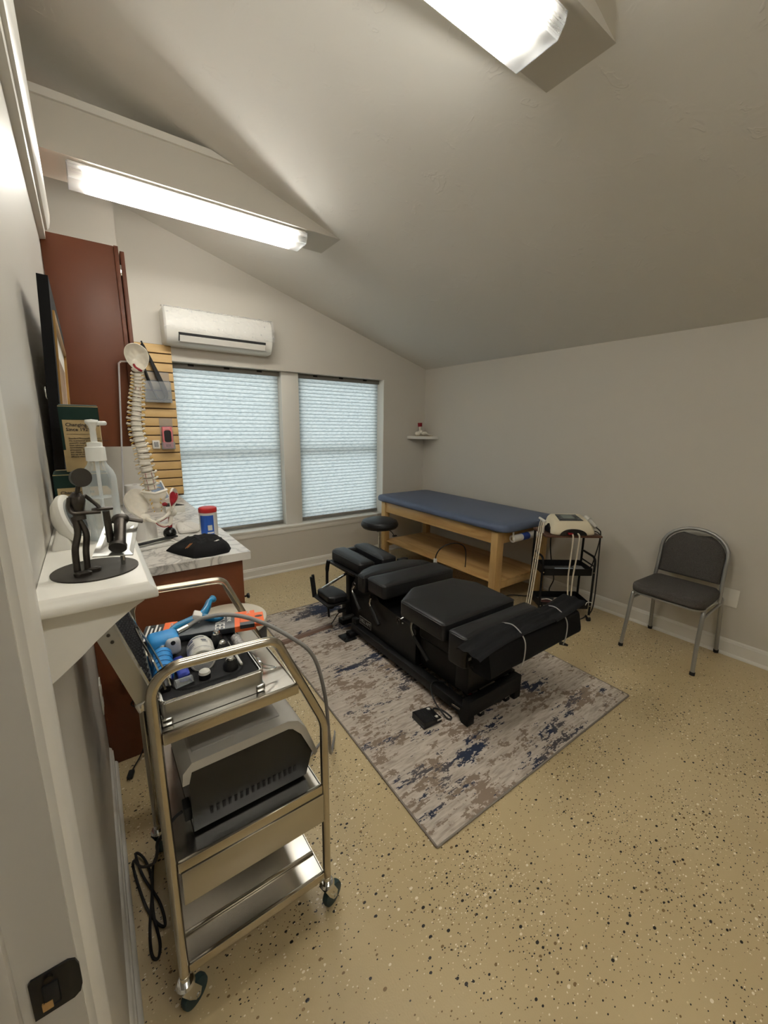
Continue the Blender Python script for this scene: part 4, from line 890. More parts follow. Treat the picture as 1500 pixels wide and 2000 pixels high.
OS('base_ring', G().lathe([(.024, -.001), (.027, -.001), (.027, .0005), (.024, .0005), (.024, -.001)], (0, 0, 0), 24, Mg), greyplas_m, t)
nav = mat('navy_ink', (32, 40, 84), .5)
for a0, z0, z1, wd in ((30, .085, .091, 50), (35, .070, .080, 26), (80, .085, .090, 30), (95, .060, .066, 22), (25, .05, .054, 40), (22, .038, .042, 44), (24, .028, .031, 36), (98, .05, .053, 24), (60, .012, .014, 100)):
    V = []; 
    for k in range(7):
        a = math.radians(a0+wd*k/6-90*0)
        for z in (z0, z1): V.append(Mg @ Vector((0.0360*math.cos(a+PI), 0.0360*math.sin(a+PI), z)))
    OS('print', G().add(V, [(2*k, 2*k+1, 2*k+3, 2*k+2) for k in range(6)]), nav, t)
SS('blue_pouch', G().slab(rrect(.122, .148, 1.045, 1.150, .01), [(.002, .931), (0, .936), (.001, .948), (.006, .953)]).shake(.004, 60), mat('blue_glossy_pouch', (58, 70, 160), .18), 'glossy violet blue pouch between handpiece and gel bottle', 'pouch')
for k, (x, y, h, r, lb) in enumerate(((.247, 1.185, .040, .019, 'tallest black attachment with a chrome tip in the case foam'), (.250, 1.130, .034, .016, 'black chrome tipped attachment in the middle of the case foam'), (.248, 1.042, .028, .020, 'black attachment nearest the case front right'))):
    t = T('attachment', lb, 'attachment', (x, y, .931), group='black handpiece attachments')
    OS('body', G().lathe([(0, .931), (r, .931), (r, .931+h*.45), (r*.62, .931+h*.9), (0, .931+h*.9)], (x, y, 0), 20), blackplas_m, t)
    OS('tip', G().lathe([(r*.55, .931+h*.88), (r*.55, .931+h), (r*.4, .931+h*1.12), (0, .931+h*1.15)], (x, y, 0), 18), chrome_m, t)
t = T('white_cap_attachment', 'black attachment with white domed cap near case front', 'attachment', (.178, 1.03, .931))
OS('body', G().lathe([(0, .931), (.014, .931), (.015, .945), (0, .945)], (.180, 1.035, 0), 18), blackplas_m, t)
OS('cap', G().lathe([(.0145, .945), (.013, .951), (.007, .955), (0, .956)], (.180, 1.035, 0), 18), white_m, t)
t = T('metal_rod', 'thin metal rod with white handle lying in the case foam', 'tool', (.26, 1.10, .93))
OS('rod', G().cyl((.276, 1.175, .936), (.275, 1.085, .936), .002), chrome_m, t)
OS('handle', G().cyl((.275, 1.088, .936), (.274, 1.035, .936), .0036), white_m, t)
SS('short_tool', G().cyl((.148, 1.075, .936), (.150, 1.022, .936), .0032), chrome_m, 'short steel tool lying left of the white domed cap', 'tool')
SS('patterned_roll', G().cyl((.2965, 1.170, .945), (.2955, 1.105, .945), .0135, .0135, 18), mat('grey_patterned_wrap', (150, 148, 146), .6, var=(120, .6)), 'grey patterned roll at the right edge of the case', 'roll')
SS('clear_vial', G().cyl((.110, 1.025, .944), (.150, 1.03, .944), .011, .009, 16), acrylic_m, 'small clear vial at the near left of the case foam', 'vial')
SS('black_tube', G().tube(cr([(.185, 1.285, .94), (.215, 1.275, .945), (.245, 1.29, .945), (.275, 1.30, .94)], 5), .007, 10), blackplas_m, 'short curved black tube at the far side of the case', 'tube')


SHIFT = Matrix.Translation((0, 0, -0.0235))
# ---------------------------------------------------------------- packages and massage tool resting across the far end of the case
dk = mat('charcoal_package', (50, 54, 58), .4); orange = mat('orange_package', (232, 104, 44), .45)
t = T('knee_package', 'charcoal and orange knee sleeve package at the cart far end', 'package', (.24, 1.40, .95))
Mp = basis((.070, 1.335, .942), (.31, -.085, .004), (.085, .31, 0))
OS('box', G().rbox(0, .325, -.050, .055, 0, .018, .003, 2, Mp), dk, t)
OS('orange_band', G().box(.262, .3252, -.0502, .0552, .0001, .0186, Mp), orange, t)
OS('orange_band', G().box(.055, .090, -.0502, .0552, .0001, .0186, Mp), orange, t)
for q in range(4): OS('print_line', G().box(.010+.011*q, .015+.011*q, -.05, .05-.02*(q % 2), .0181, .0186, Mp), white_ink, t)
text('lettering', 'KNEE', .040, white_ink, t, SHIFT @ Mp @ Matrix.Translation((.205, .050, .0182)) @ Matrix.Rotation(-PI/2, 4, 'Z'))
text('lettering', 'SLEEVE', .016, white_ink, t, SHIFT @ Mp @ Matrix.Translation((.240, .045, .0182)) @ Matrix.Rotation(-PI/2, 4, 'Z'))
text('lettering', 'INCREDIWEAR', .0155, white_ink, t, SHIFT @ Mp @ Matrix.Translation((.300, .056, .0188)) @ Matrix.Rotation(-PI/2, 4, 'Z'))
text('lettering', 'INCREDI', .012, white_ink, t, SHIFT @ Mp @ Matrix.Translation((.072, .045, .0188)) @ Matrix.Rotation(-PI/2, 4, 'Z'))
t = T('orange_package', 'orange hang tab package overlapping the knee sleeve package', 'package', (.40, 1.32, .95))
Mo = basis((.372, 1.225, .9625), (.31, -.085, 0), (.085, .31, 0))
OS('box', G().rbox(-.042, .030, -.040, .040, 0, .012, .002, 2, Mo), orange, t)
OS('charcoal_end', G().box(-.043, .0, -.0405, -.020, .0002, .0125, Mo), dk, t)
OS('hang_hole', G().lathe([(0, .0121), (.008, .0121), (.008, .0128), (0, .0128)], (.010, .012, 0), 16, Mo @ Matrix.Diagonal((1.5, .8, 1, 1))), ink_m, t)
t = T('massage_tool', 'teal blue curved massage hook tool lying on knee package', 'massage tool', (.22, 1.38, .96))
tq = cr([(.128, 1.262, .972), (.155, 1.300, .973), (.195, 1.315, .975), (.235, 1.325, .980), (.258, 1.350, .988), (.275, 1.385, .995), (.296, 1.400, .998)], 6)
OS('hook', G().tube(tq, [.007+.006*math.sin(PI*k/(len(tq)-1)) for k in range(len(tq)-4)]+[.012, .013, .011, .004], 12), mat('teal_blue_plastic', (30, 110, 152), .3), t)
OS('second_arm', G().tube(cr([(.235, 1.325, .978), (.252, 1.305, .975), (.275, 1.290, .973), (.295, 1.296, .972)], 5), [.011]*8+[.010]*5+[.009, .008, .005], 12), mat('teal_blue_plastic_dark', (28, 100, 142), .3), t)
OS('paper_tag', G().rbox(-.016, .016, -.0135, .0135, -.013, .0135, .004, 2, basis((.222, 1.320, .982), (.3, 1, .1), (-1, .3, .4))), paper_m, t)


# ---------------------------------------------------------------- round bin behind the cart
t = T('round_bin', 'round cream topped bin standing behind the steel cart', 'bin', (.432, 1.802, 0))
bx = (.432, 1.802, 0)
O('drum', G().lathe([(0, .001), (.150, .001), (.157, .02), (.166, .665), (.162, .672), (0, .672)], bx, 40), mat('charcoal_bin', (70, 68, 66), .5), t)
O('lid', G().lathe([(.1665, .668), (.1705, .672), (.1705, .686), (.167, .692), (.12, .694), (0, .695)], bx, 40), mat('cream_lid', (206, 198, 180), .45), t)
# ================================================================ RUG AND FLOOR THINGS
t = T('area_rug', 'grey taupe and navy distressed area rug under the black table', 'rug', (1.7, 2.0, 0))
RC = [(.900, .882), (2.455, .886), (2.530, 3.100), (.985, 3.100)]
O('pile', G().slab(rpoly(RC, .01, 2), [(.002, .0006), (.002, .0075)]), rug_m, t)
O('binding', G().tube([(x, y, .005) for x, y in inset(rpoly(RC, .012, 3), .002)], .0046, 8, True), mat('taupe_binding', (122, 114, 104), .9), t)
t = T('cord_cover', 'brown cord cover strip lying across the rug edge', 'cord cover', (1.17, 2.60, .008))
O('channel', G().prism([(-.028, .0085), (.028, .0085), (.016, .024), (-.016, .024)], -.245, .245, 'x', basis((1.160, 2.625, 0), (.99, .085, 0), (-.085, .99, 0))), mat('brown_vinyl', (112, 88, 74), .5), t)
O('cord', G().tube(cr([(1.40, 2.648, .014), (1.45, 2.68, .03), (1.47, 2.64, .10), (1.50, 2.60, .13)], 6), .004, 8), rubber_m, t)

# ================================================================ ADJUSTING TABLE
t = T('adjusting_table', 'black chiropractic drop table with split cushions on the rug', 'treatment table', (1.68, 1.9, .008))
BF = blackmetal_m; Z0 = .009
# floor frame
for x0, x1 in ((1.462, 1.522), (1.845, 1.905)):
    O('frame_rail', G().rbox(x0, x1, 1.30, 2.44, .050, .105, .004), BF, t)
O('cross_member', G().rbox(1.462, 1.905, 1.252, 1.2995, .055, .150, .004), BF, t)
O('cross_member', G().rbox(1.47, 1.90, 2.38, 2.44, .106, .150, .004), BF, t)
O('near_post', G().prism([(1.252, Z0), (1.300, Z0), (1.36, .10), (1.252, .10)], 1.4600, 1.4618, 'x'), BF, t)
O('near_post', G().rbox(1.850, 1.905, 1.252, 1.300, Z0, .0545, .003), BF, t)
O('near_post', G().rbox(1.463, 1.510, 1.252, 1.300, Z0, .0545, .003), BF, t)
O('side_bar', G().rbox(1.868, 1.905, 1.300, 1.56, .130, .160, .004), BF, t)
for (x, y) in ((1.40, 2.41), (1.965, 2.41)):
    pd = O('foot_pad', G().rbox(x-.035, x+.065, y-.055, y+.055, Z0, .020, .003), BF, t)
    for q in (-.02, .015): O('bolt', G().cyl((x+q, y-.02, .020), (x+q, y-.02, .024), .008), gunm, pd)
    O('pad_arm', G().rbox(x+.02, x+.10, y-.03, y+.03, .020, .05, .003), BF, pd)
for (x, y) in ((1.575, 1.268), (1.79, 1.268)):
    cs = O('caster', G().cyl((x, y+.01, Z0+.022), (x+.022, y+.01, Z0+.022), .022, seg=18), rubber_m, t)
    O('fork', G().rbox(x-.006, x+.028, y-.008, y+.016, .036, .0549, .002), chrome_m, cs)
# pedals and lever at the head end, left
for z, x0, x1, y in ((.168, 1.40, 1.505, 2.52), (.135, 1.405, 1.50, 2.46)): O('foot_bar', G().rbox(x0, x1, y-.016, y+.016, z, z+.026, .008, 3), rubber_m, t)
O('head_column', G().rbox(1.55, 1.62, 2.60, 2.66, Z0, .49, .005), BF, t)
O('head_foot', G().rbox(1.48, 1.86, 2.595, 2.665, Z0, .05, .004), BF, t)
O('front_leg', G().tube(cr([(1.462, 2.78, .500), (1.452, 2.785, .43), (1.45, 2.787, .30), (1.455, 2.79, .14), (1.462, 2.79, Z0+.002)], 4), [.016]*5+[.012]*8+[.009]*4, 10), BF, t)
# main body
O('body', G().prism([(1.735, .108), (2.50, .108), (2.50, .36), (2.44, .455), (2.22, .455), (2.12, .375), (1.735, .34)], 1.502, 1.862, 'x'), BF, t)
O('body_trim', G().tube([(1.501, 1.735, .342), (1.501, 2.12, .377)], .003, 6), BF, t)
lp = O('name_plate', G().box(1.4985, 1.5018, 2.222, 2.372, .125, .182), ink_m, t, label='silver edged name plate')
for a in ((2.222, 2.372, .179, .182), (2.222, 2.372, .125, .128), (2.222, 2.225, .128, .179), (2.369, 2.372, .128, .179)): O('plate_edge', G().box(1.4980, 1.4986, *a), greyplas_m, lp)
text('lettering', 'HILL AFT', .034, greyplas_m, lp, basis((1.4981, 2.362, .142), (0, -1, 0), (0, 0, 1)), width=.128, bold=.0004)
O('indicator', G().cyl((1.497, 1.865, .333), (1.503, 1.865, .333), .004), white_m, t)
O('lower_housing', G().rbox(1.535, 1.83, 1.40, 1.734, .112, .44, .01), BF, t)
O('belly', G().rbox(1.50, 1.88, 1.36, 1.72, .30, .42, .03, 3), BF, t)
O('near_housing', G().rbox(1.500, 1.865, 1.300, 1.399, .151, .40, .012), BF, t)
O('ring_pin', G().tube([(1.78+.012*math.cos(a), 1.298, .20+.016*math.sin(a)) for a in [k*PI/8 for k in range(16)]], .002, 6, True), chrome_m, t)
# cushions
def cushion(nm, o, z0, z1, r=.022, crown=.006, lbl=None):
    c = O(nm, G().cushion(o, z0, z1, r, crown), leather_m, t, angle=1.0, label=lbl)
    O('piping', G().tube([(x, y, z1-r*.55) for x, y in inset(o, .0012)], .0022, 5, True), blackplas_m, c); return c
cushion('pelvic_cushion', rpoly([(1.386, 1.385), (1.975, 1.385), (1.995, 1.70), (1.915, 1.855), (1.575, 1.875), (1.390, 1.755)], [.03, .03, .04, .05, .05, .04]), .455, .560)
cushion('leg_cushion', rpoly([(1.385, 1.232), (2.005, 1.238), (2.010, 1.352), (1.385, 1.360)], .03), .375, .550, .02)
cushion('chest_cushion', rpoly([(1.436, 1.985), (2.055, 1.965), (2.055, 2.175), (1.436, 2.195)], [.035, .04, .04, .035]), .455, .555)
cushion('abdomen_cushion', rpoly([(1.420, 2.203), (2.03, 2.185), (2.02, 2.27), (1.90, 2.372), (1.60, 2.385), (1.50, 2.345), (1.428, 2.285)], [.02, .02, .03, .05, .05, .03, .02]), .425, .550)
cushion('head_cushion', rpoly([(1.520, 2.405), (1.655, 2.395), (1.672, 2.60), (1.665, 2.875), (1.560, 2.875), (1.520, 2.83)], .03), .475, .565, .025)
cushion('head_cushion', rpoly([(1.715, 2.395), (1.855, 2.395), (1.880, 2.60), (1.880, 2.82), (1.845, 2.865), (1.745, 2.865), (1.728, 2.60)], .03), .475, .572, .025)
O('head_bridge', G().rbox(1.60, 1.80, 2.80, 2.868, .48, .552, .02, 3), leather_m, t)
O('head_frame', G().rbox(1.50, 1.89, 2.40, 2.86, .455, .474, .004), BF, t)
O('head_bracket', G().rbox(1.90, 1.99, 2.42, 2.46, .50, .525, .006), BF, t)
O('adjust_rack', G().rbox(1.485, 1.499, 2.44, 2.86, .462, .480, .003), gunm, t)
# arm rest with two grips and a bright bar
ar = O('arm_rest', G().cushion(rpoly([(1.305, 2.50), (1.345, 2.47), (1.46, 2.47), (1.47, 2.55), (1.45, 2.70), (1.31, 2.70)], .03), .270, .325, .016, .004), leather_m, t, angle=1.0)
O('arm_plate', G().rbox(1.285, 1.47, 2.46, 2.72, .258, .2699, .003), BF, ar)
for x, y in ((1.288, 2.70), (1.318, 2.735)): O('grip', G().cyl((x, y, .262), (x-.016, y+.004, .425), .0115, .0115, 12), rubber_m, ar)
O('arm_post', G().rbox(1.455, 1.49, 2.50, 2.56, Z0+.1, .2575, .004), BF, ar)
O('clamp_knob', G().lathe([(.0, .205), (.022, .205), (.026, .215), (.022, .228), (0, .228)], (1.36, 2.56, 0), 8), rubber_m, ar)
O('bright_bar', G().rbox(-.007, .007, 0, .30, -.009, .009, .002, 1, basis((1.322, 2.625, .345), (.2, .98, 0), (.245, -.165, .135))), chrome_m, t)
# release levers: bent chrome rod and black grip
def lever(p0, p1, p2, p3):
    lv = O('lever', G().tube(cr([p0, p1, p2], 6), .0085, 10), chrome_m, t)
    O('grip', G().cyl(p2, p3, .0125, .0125, 14), rubber_m, lv)
    O('end_ring', G().tube([(p0[0]-.004, p0[1]+.019*math.cos(a), p0[2]+.022*math.sin(a)) for a in [k*PI/8 for k in range(16)]], .005, 7, True), gunm, lv)
lever((1.488, 2.205, .385), (1.482, 2.215, .345), (1.478, 2.195, .325), (1.470, 2.085, .235))
lever((1.490, 2.430, .400), (1.480, 2.445, .365), (1.476, 2.425, .340), (1.470, 2.325, .250))
lever((1.495, 1.760, .405), (1.480, 1.755, .360), (1.476, 1.725, .315), (1.468, 1.580, .225))
O('release_knob', G().tube([(1.484, 1.888+.020*math.cos(a), .345+.024*math.sin(a)) for a in [k*PI/9 for k in range(18)]], .005, 7, True), gunm, t)
O('knob_rod', G().cyl((1.486, 1.888, .35), (1.60, 1.84, .40), .006), chrome_m, t)
O('control_plate', G().rbox(1.400, 1.60, 1.2245, 1.2312, .385, .455, .003), BF, t)
for x in (1.43, 1.49): O('control_knob', G().cyl((x, 1.2245, .402), (x, 1.205, .402), .012, .010, 14), rubber_m, t)
O('plate_label', G().box(1.405, 1.425, 1.2235, 1.2246, .43, .445), greyplas_m, t)
# ankle rest: padded roll wrapped in black cloth with two elastic cords
def roll_o(x):
    k = (x-1.42)/(2.225-1.42); yc, zc_ = 1.165, .455; hw = .070; hh = .080-.012*k
    pts = rpoly([(yc-hw, zc_-hh), (yc+hw, zc_-hh), (yc+hw*.95, zc_+hh*.75), (yc+hw*.3, zc_+hh+.012*math.sin(k*9)), (yc-hw*.6, zc_+hh*.8)], .03, 4)
    return [(x, a, b) for a, b in pts]
rr_ = O('ankle_roll', G().rings([roll_o(x) for x in (1.425, 1.435, 1.50, 1.58, 1.66, 1.75, 1.84, 1.95, 2.05, 2.15, 2.21, 2.22)]).shake(.006, 18), felt_m, t, angle=1.2)
def flap(x0, x1, yy, dz):
    def f(u, v):
        x = x0+(x1-x0)*u; y = 1.095+.150*v
        z = .552+.010*math.sin(PI*v)-dz*(1-u if dz > 0 else u)*abs(1-u if dz > 0 else u)*.5+.004*math.sin(v*PI*5)
        return Vector((x, y+yy*(u-.5), z))
    return O('cloth_flap', G().sheet(f, 14, 18, .005), felt_m, rr_, angle=1.2)
flap(1.335, 1.62, .0, .075); flap(1.60, 1.95, -.02, .02); flap(1.92, 2.265, .03, -.02)
for x in (1.66, 2.035):
    O('elastic_cord', G().tube(cr([(x+.02, 1.250, .545), (x+.01, 1.18, .567), (x, 1.12, .552), (x, 1.088, .510), (x, 1.086, .43), (x+.005, 1.10, .372)], 6), .0032, 7), mat('pale_elastic', (160, 158, 154), .6), rr_)
O('roll_bracket', G().rbox(1.55, 1.85, 1.19, 1.2240, .33, .372, .005), BF, t)
O('roll_knob', G().cyl((2.06, 1.13, .362), (2.09, 1.10, .350), .012, .006), rubber_m, rr_)
# hydraulic lines under the table
for k, (m_, pts) in enumerate(((rubber_m, [(1.60, 1.45, .10), (1.57, 1.36, .07), (1.60, 1.32, .05), (1.68, 1.36, .04), (1.72, 1.45, .09)]), (red_m, [(1.60, 1.42, .07), (1.63, 1.38, .06), (1.67, 1.34, .055), (1.70, 1.33, .06)]), (rubber_m, [(1.55, 1.50, .11), (1.56, 1.42, .04), (1.66, 1.40, .03), (1.75, 1.36, .05), (1.74, 1.31, .06)]))):
    O('hose', G().tube(cr(pts, 6), .006, 8), m_, t)
O('silver_cap', G().cyl((1.452, 1.36, .085), (1.452, 1.30, .090), .006), chrome_m, t)

# foot pedal and its lead
t = T('foot_pedal', 'small black foot pedal with silver stars on the rug', 'foot pedal', (1.32, 1.42, .008))
Mq = basis((1.322, 1.418, .0085), (.99, -.06, 0), (.06, .99, 0))
O('base', G().rbox(-.060, .060, -.055, .055, 0, .012, .003, 2, Mq), blackplas_m, t)
td = O('treadle', G().prism([(-.058, .0122), (.058, .0122), (.058, .026), (-.058, .038)], -.053, .053, 'y', Mq @ Matrix.Rotation(0, 4, 'Z')), blackplas_m, t)
for k in range(9): O('rib', G().box(-.050+.008*k, -.046+.008*k, -.050, .050, .0368-.0009*k, .0386-.00085*k, Mq), rubber_m, td)
for s_ in (-.035, .035): O('star', G().prism([(.038+(.011 if k % 2 == 0 else .005)*math.cos(k*PI/5), s_+(.011 if k % 2 == 0 else .005)*math.sin(k*PI/5)) for k in range(10)], .0268, .032, 'z', Mq), white_m, td)
O('label_strip', G().box(.030, .0585, -.0535, -.0528, .015, .0245, Mq), white_m, td)
S('pedal_cable', G().tube(cr([(1.385, 1.43, .016), (1.41, 1.46, .014), (1.44, 1.42, .014), (1.44, 1.35, .014), (1.415, 1.36, .016), (1.41, 1.45, .06), (1.44, 1.52, .10), (1.49, 1.54, .11), (1.54, 1.50, .10)], 7), .0045, 8), rubber_m, 'black lead looping from the foot pedal to the black table', 'cable')

# ================================================================ STOOL
t = T('rolling_stool', 'round black rolling stool between window and wooden table', 'stool', (2.350, 3.335, 0))
sx, sy = 2.350, 3.335
O('seat', G().lathe([(0, .530), (.15, .530), (.176, .537), (.190, .556), (.190, .582), (.176, .608), (.13, .626), (0, .632)], (sx, sy, 0), 40), leather_m, t)
O('seat_seam', G().tube([(sx+.1915*math.cos(a), sy+.1915*math.sin(a), .572) for a in [k*PI/20 for k in range(40)]], .002, 5, True), blackplas_m, t)
O('seat_plate', G().rbox(sx-.08, sx+.08, sy-.08, sy+.08, .512, .5298, .008), blackplas_m, t)
O('gas_lift', G().cyl((sx, sy, .30), (sx, sy, .512), .014), chrome_m, t)
O('sleeve', G().cyl((sx, sy, .085), (sx, sy, .31), .024, .021), blackplas_m, t)
lv = O('height_lever', G().tube(cr([(sx+.06, sy-.05, .517), (sx+.09, sy-.09, .490), (sx+.10, sy-.11, .460)], 5), .004, 8), blackplas_m, t)
O('paddle', G().rbox(sx+.085, sx+.135, sy-.125, sy-.10, .445, .460, .006, 2), blackplas_m, lv)
for k in range(5):
    a = PI/2+k*2*PI/5; c_, s_ = math.cos(a), math.sin(a)
    lg = O('base_leg', G().tube([(sx+.015*c_, sy+.015*s_, .10), (sx+.12*c_, sy+.12*s_, .09), (sx+.245*c_, sy+.245*s_, .065)], [.022, .018, .012], 8), blackplas_m, t)
    O('caster', G().cyl((sx+.25*c_-.018*s_, sy+.25*s_+.018*c_, .026), (sx+.25*c_+.018*s_, sy+.25*s_-.018*c_, .026), .025, seg=16), rubber_m, lg)
    O('stem', G().cyl((sx+.245*c_, sy+.245*s_, .045), (sx+.245*c_, sy+.245*s_, .07), .006), gunm, lg)
# ================================================================ WOODEN TREATMENT TABLE
t = T('wooden_treatment_table', 'birch treatment table with slate blue padded top by wall', 'treatment table', (3.06, 2.95, 0))
wx0, wx1, wy0, wy1 = 2.700, 3.430, 2.115, 3.80
cu = O('padded_top', G().cushion(rrect(2.665, 3.460, 2.02, 3.885, .11, 7), .708, .772, .03, .008), navy_m, t, angle=1.0)
O('top_board', G().rbox(2.71, 3.42, 2.09, 3.82, .694, .7075, .003), birch_m, t)
for x in (wx0, wx1-.085):
    for y in (wy0, wy1-.07): O('leg', G().rbox(x, x+.085 if y == wy0 else x+.07, y, y+.07, 0, .6935, .004), legwood_m, t)
for x in (wx0+.012, wx1-.040): O('apron', G().rbox(x, x+.026, wy0+.07, wy1-.07, .585, .6935, .003), birch_m, t)
for y in (wy0+.012, wy1-.05): O('end_apron', G().rbox(wx0+.085, wx1-.085, y, y+.026, .585, .6935, .003), legwood_m, t)
O('shelf', G().rbox(wx0+.03, wx1-.03, wy0+.02, wy1-.02, .226, .242, .003), birch_m, t)
for y in (wy0+.022, wy1-.05): O('shelf_rail', G().rbox(wx0+.085, wx1-.085, y, y+.026, .165, .2255, .003), legwood_m, t)
hd = O('roll_bracket', G().prism([(wx0+.095, .70), (wx0+.115, .70), (wx0+.115, .655), (wx0+.155, .628), (wx0+.150, .615), (wx0+.10, .635)], wy0-.075, wy0-.071, 'y'), white_m, t)
O('roll_bracket', G().prism([(wx1-.115, .70), (wx1-.095, .70), (wx1-.095, .62), (wx1-.115, .62)], wy0-.095, wy0-.005, 'y'), white_m, t)
t2 = T('exam_paper_roll', 'roll of white exam paper at the end of wooden table', 'paper roll', (2.98, 2.055, .60))
O('roll', G().cyl((2.815, 2.055, .640), (3.315, 2.055, .640), .031, seg=28), paper_m, t2)
O('core', G().cyl((2.8145, 2.055, .640), (2.811, 2.055, .640), .014, seg=18), kraft, t2)
O('blue_tape', G().cyl((2.93, 2.055, .640), (3.02, 2.055, .640), .0318, seg=28), mat('blue_tape', (34, 64, 150), .4), t2)
t = T('arching_cable', 'black cable with white connector arching over birch table shelf', 'cable', (2.42, 2.57, 0))
O('cord', G().tube(cr([(2.45, 2.60, .009), (2.425, 2.585, .012), (2.418, 2.568, .15), (2.42, 2.563, .37), (2.43, 2.558, .441), (2.46, 2.533, .50), (2.52, 2.506, .53), (2.60, 2.484, .532), (2.68, 2.478, .497), (2.74, 2.50, .43), (2.78, 2.53, .33), (2.80, 2.55, .249)], 8), .0055, 8), rubber_m, t)
O('connector', G().rbox(2.407, 2.433, 2.552, 2.576, .352, .400, .005), white_m, t)
S('wall_cable', G().tube(cr([(2.86, 2.35, .008), (2.98, 2.25, .008), (3.10, 2.22, .008), (3.22, 2.10, .008), (3.30, 2.04, .008), (3.42, 2.06, .02)], 6), .005, 8), rubber_m, 'black cable on the floor under the birch table', 'cable')

# ================================================================ SMALL BLACK UTILITY CART (turned towards the room)
ux = Vector((.813, -.582, 0)); uy = Vector((.582, .813, 0))
ang = math.atan2(ux.y, ux.x)
t = T('utility_cart', 'black three tier utility cart with walnut top by wall', 'cart', (3.026, 1.657, 0), ang)
W2, D2 = .208, .225      # half width along ux; depth along uy from the near face (0)
L_ = dict(local=True)
def leg(x, y, top): return G().tube([(x, y, .045), (x, y, top)], .009, 10)
for x in (-W2, W2):
    ef = O('end_frame', G().tube([(x, 0, .05)]+[(x, 0, .50)]+[(x, .045*(1-math.cos(a)), .50+.045*math.sin(a)) for a in (.4, .8, 1.2, PI/2)]+[(x, D2-.03, .545), (x, D2, .545), (x, D2, .60), (x, D2, .716)], .009, 10), blackmetal_m, t, **L_)
    O('rear_leg', G().tube([(x, D2, .05), (x, D2, .545)], .009, 10), blackmetal_m, t, **L_)
    O('end_rail', G().tube([(x, .005, .470), (x, D2, .470)], .006, 8), blackmetal_m, t, **L_)
    for y in (0, D2):
        c = O('caster', G().cyl((x-.011, y, .020), (x+.011, y, .020), .020, seg=16), rubber_m, t, **L_)
        O('stem', G().cyl((x, y, .038), (x, y, .056), .011), chrome_m, c, **L_)
def basket(z0, z1, nm):
    x0, x1, y0, y1 = -W2+.010, W2-.010, -.004, D2+.004
    o1 = rrect(x0, x1, y0, y1, .02, 4); o2 = rrect(x0+.003, x1-.003, y0+.003, y1-.003, .018, 4)
    b = O(nm, G().rings([[(x, y, z0) for x, y in o1], [(x, y, z1) for x, y in o1], [(x, y, z1) for x, y in o2], [(x, y, z0+.003) for x, y in o2]]), blackmetal_m, t, **L_)
    O('basket_floor', G().box(x0+.006, x1-.006, y0+.006, y1-.006, z0+.003, z0+.005), mat('perforated_metal', (80, 80, 78), .5, .3, var=(400, .6)), b, **L_)
    for x in (-W2+.006, W2-.006): O('bolt', G().cyl((x, -.0045, (z0+z1)/2), (x, -.012, (z0+z1)/2), .005), chrome_m, b, **L_)
basket(.395, .452, 'upper_basket'); basket(.108, .165, 'lower_basket')
tp = O('top_board', G().rbox(-W2-.012, W2+.018, -.030, D2+.02, .717, .733, .003), brown_m, t, **L_)
# things on the cart, each its own, in cart coordinates
CM = Matrix.Translation((3.026, 1.657, 0)) @ Matrix.Rotation(ang, 4, 'Z')
def cw(x, y, z): return CM @ Vector((x, y, z))
t = T('stim_device', 'cream electrotherapy unit with dark screen on walnut board', 'medical device', tuple(cw(.01, .09, .733)), ang)
RMt = RM[t.name]
def loc(g):
    for v in g.b.verts:
        if v.co.z > .79: v.co.z += .20*(v.co.y-.0)
    g.b.transform(CM); return g
ex0, ex1, ey0, ey1 = -.165, .175, -.020, .200
def sec(d, z, sy=0): return [(x, y, z) for x, y in rrect(ex0+d, ex1-d, ey0+d*.6+sy, ey1-d*.4, .035, 6)]
O('housing', loc(G().rings([sec(.008, .7345), sec(0, .742), sec(.002, .765), sec(.022, .805, .012), sec(.034, .822, .022), sec(.042, .828, .028)])), cream_m, t, angle=.9)
pn = O('panel', loc(G().prism([(-.092, .045), (.098, .045), (.085, .165), (-.082, .165)], .8282, .831, 'z')), mat('dark_grey_panel', (62, 66, 68), .35), t)
O('screen', loc(G().box(-.045, .045, .085, .150, .831, .8316)), mat('grey_lcd', (132, 142, 138), .2), pn)
for x in (-.072, .068):
    for y in (.07, .10, .13): O('button', loc(G().rbox(x-.010, x+.010, y-.008, y+.008, .831, .833, .001)), mat('button_grey', (92, 96, 98), .4), pn)
O('front_socket_panel', loc(G().prism([(.105*math.cos(a), .737+.048*math.sin(a)) for a in [k*PI/14 for k in range(15)]], -.0235, -.012, 'y')), blackplas_m, t)
O('side_recess', loc(G().prism([(.085+.060*math.cos(a), .740+.050*math.sin(a)) for a in [k*PI/12 for k in range(13)]], ex0-.003, ex0+.012, 'x')), blackplas_m, t)
for x in (-.045, -.01, .03, .06): O('socket', loc(G().cyl((x, -.0235, .752), (x, -.027, .752), .007)), rubber_m, t)
O('red_plug', loc(G().rbox(-.050, -.012, -.050, -.0235, .745, .758, .004)), red_m, t)
ivory = mat('ivory_cable', (224, 214, 192), .5)
def wpath(pts): return [tuple(cw(*p)) for p in pts]
S('ivory_cable', G().tube(cr(wpath([(-.022, -.052, .752), (-.020, -.062, .720), (-.020, -.060, .58), (-.022, -.055, .40), (-.010, -.062, .22), (.005, -.075, .06), (-.005, -.085, .012), (-.060, -.085, .008), (-.12, -.10, .008)]), 7), .0058, 8), ivory, 'ivory cable hanging from the red plug of cream device', 'cable', group='ivory leads')
S('ivory_cable', G().tube(cr(wpath([(.028, -.030, .752), (.030, -.058, .730), (.026, -.060, .60), (.014, -.058, .40), (.012, -.064, .22), (.010, -.077, .06), (.000, -.092, .014), (-.06, -.10, .02)]), 7), .0058, 8), ivory, 'ivory cable hanging just right of the red plug cable', 'cable', group='ivory leads')
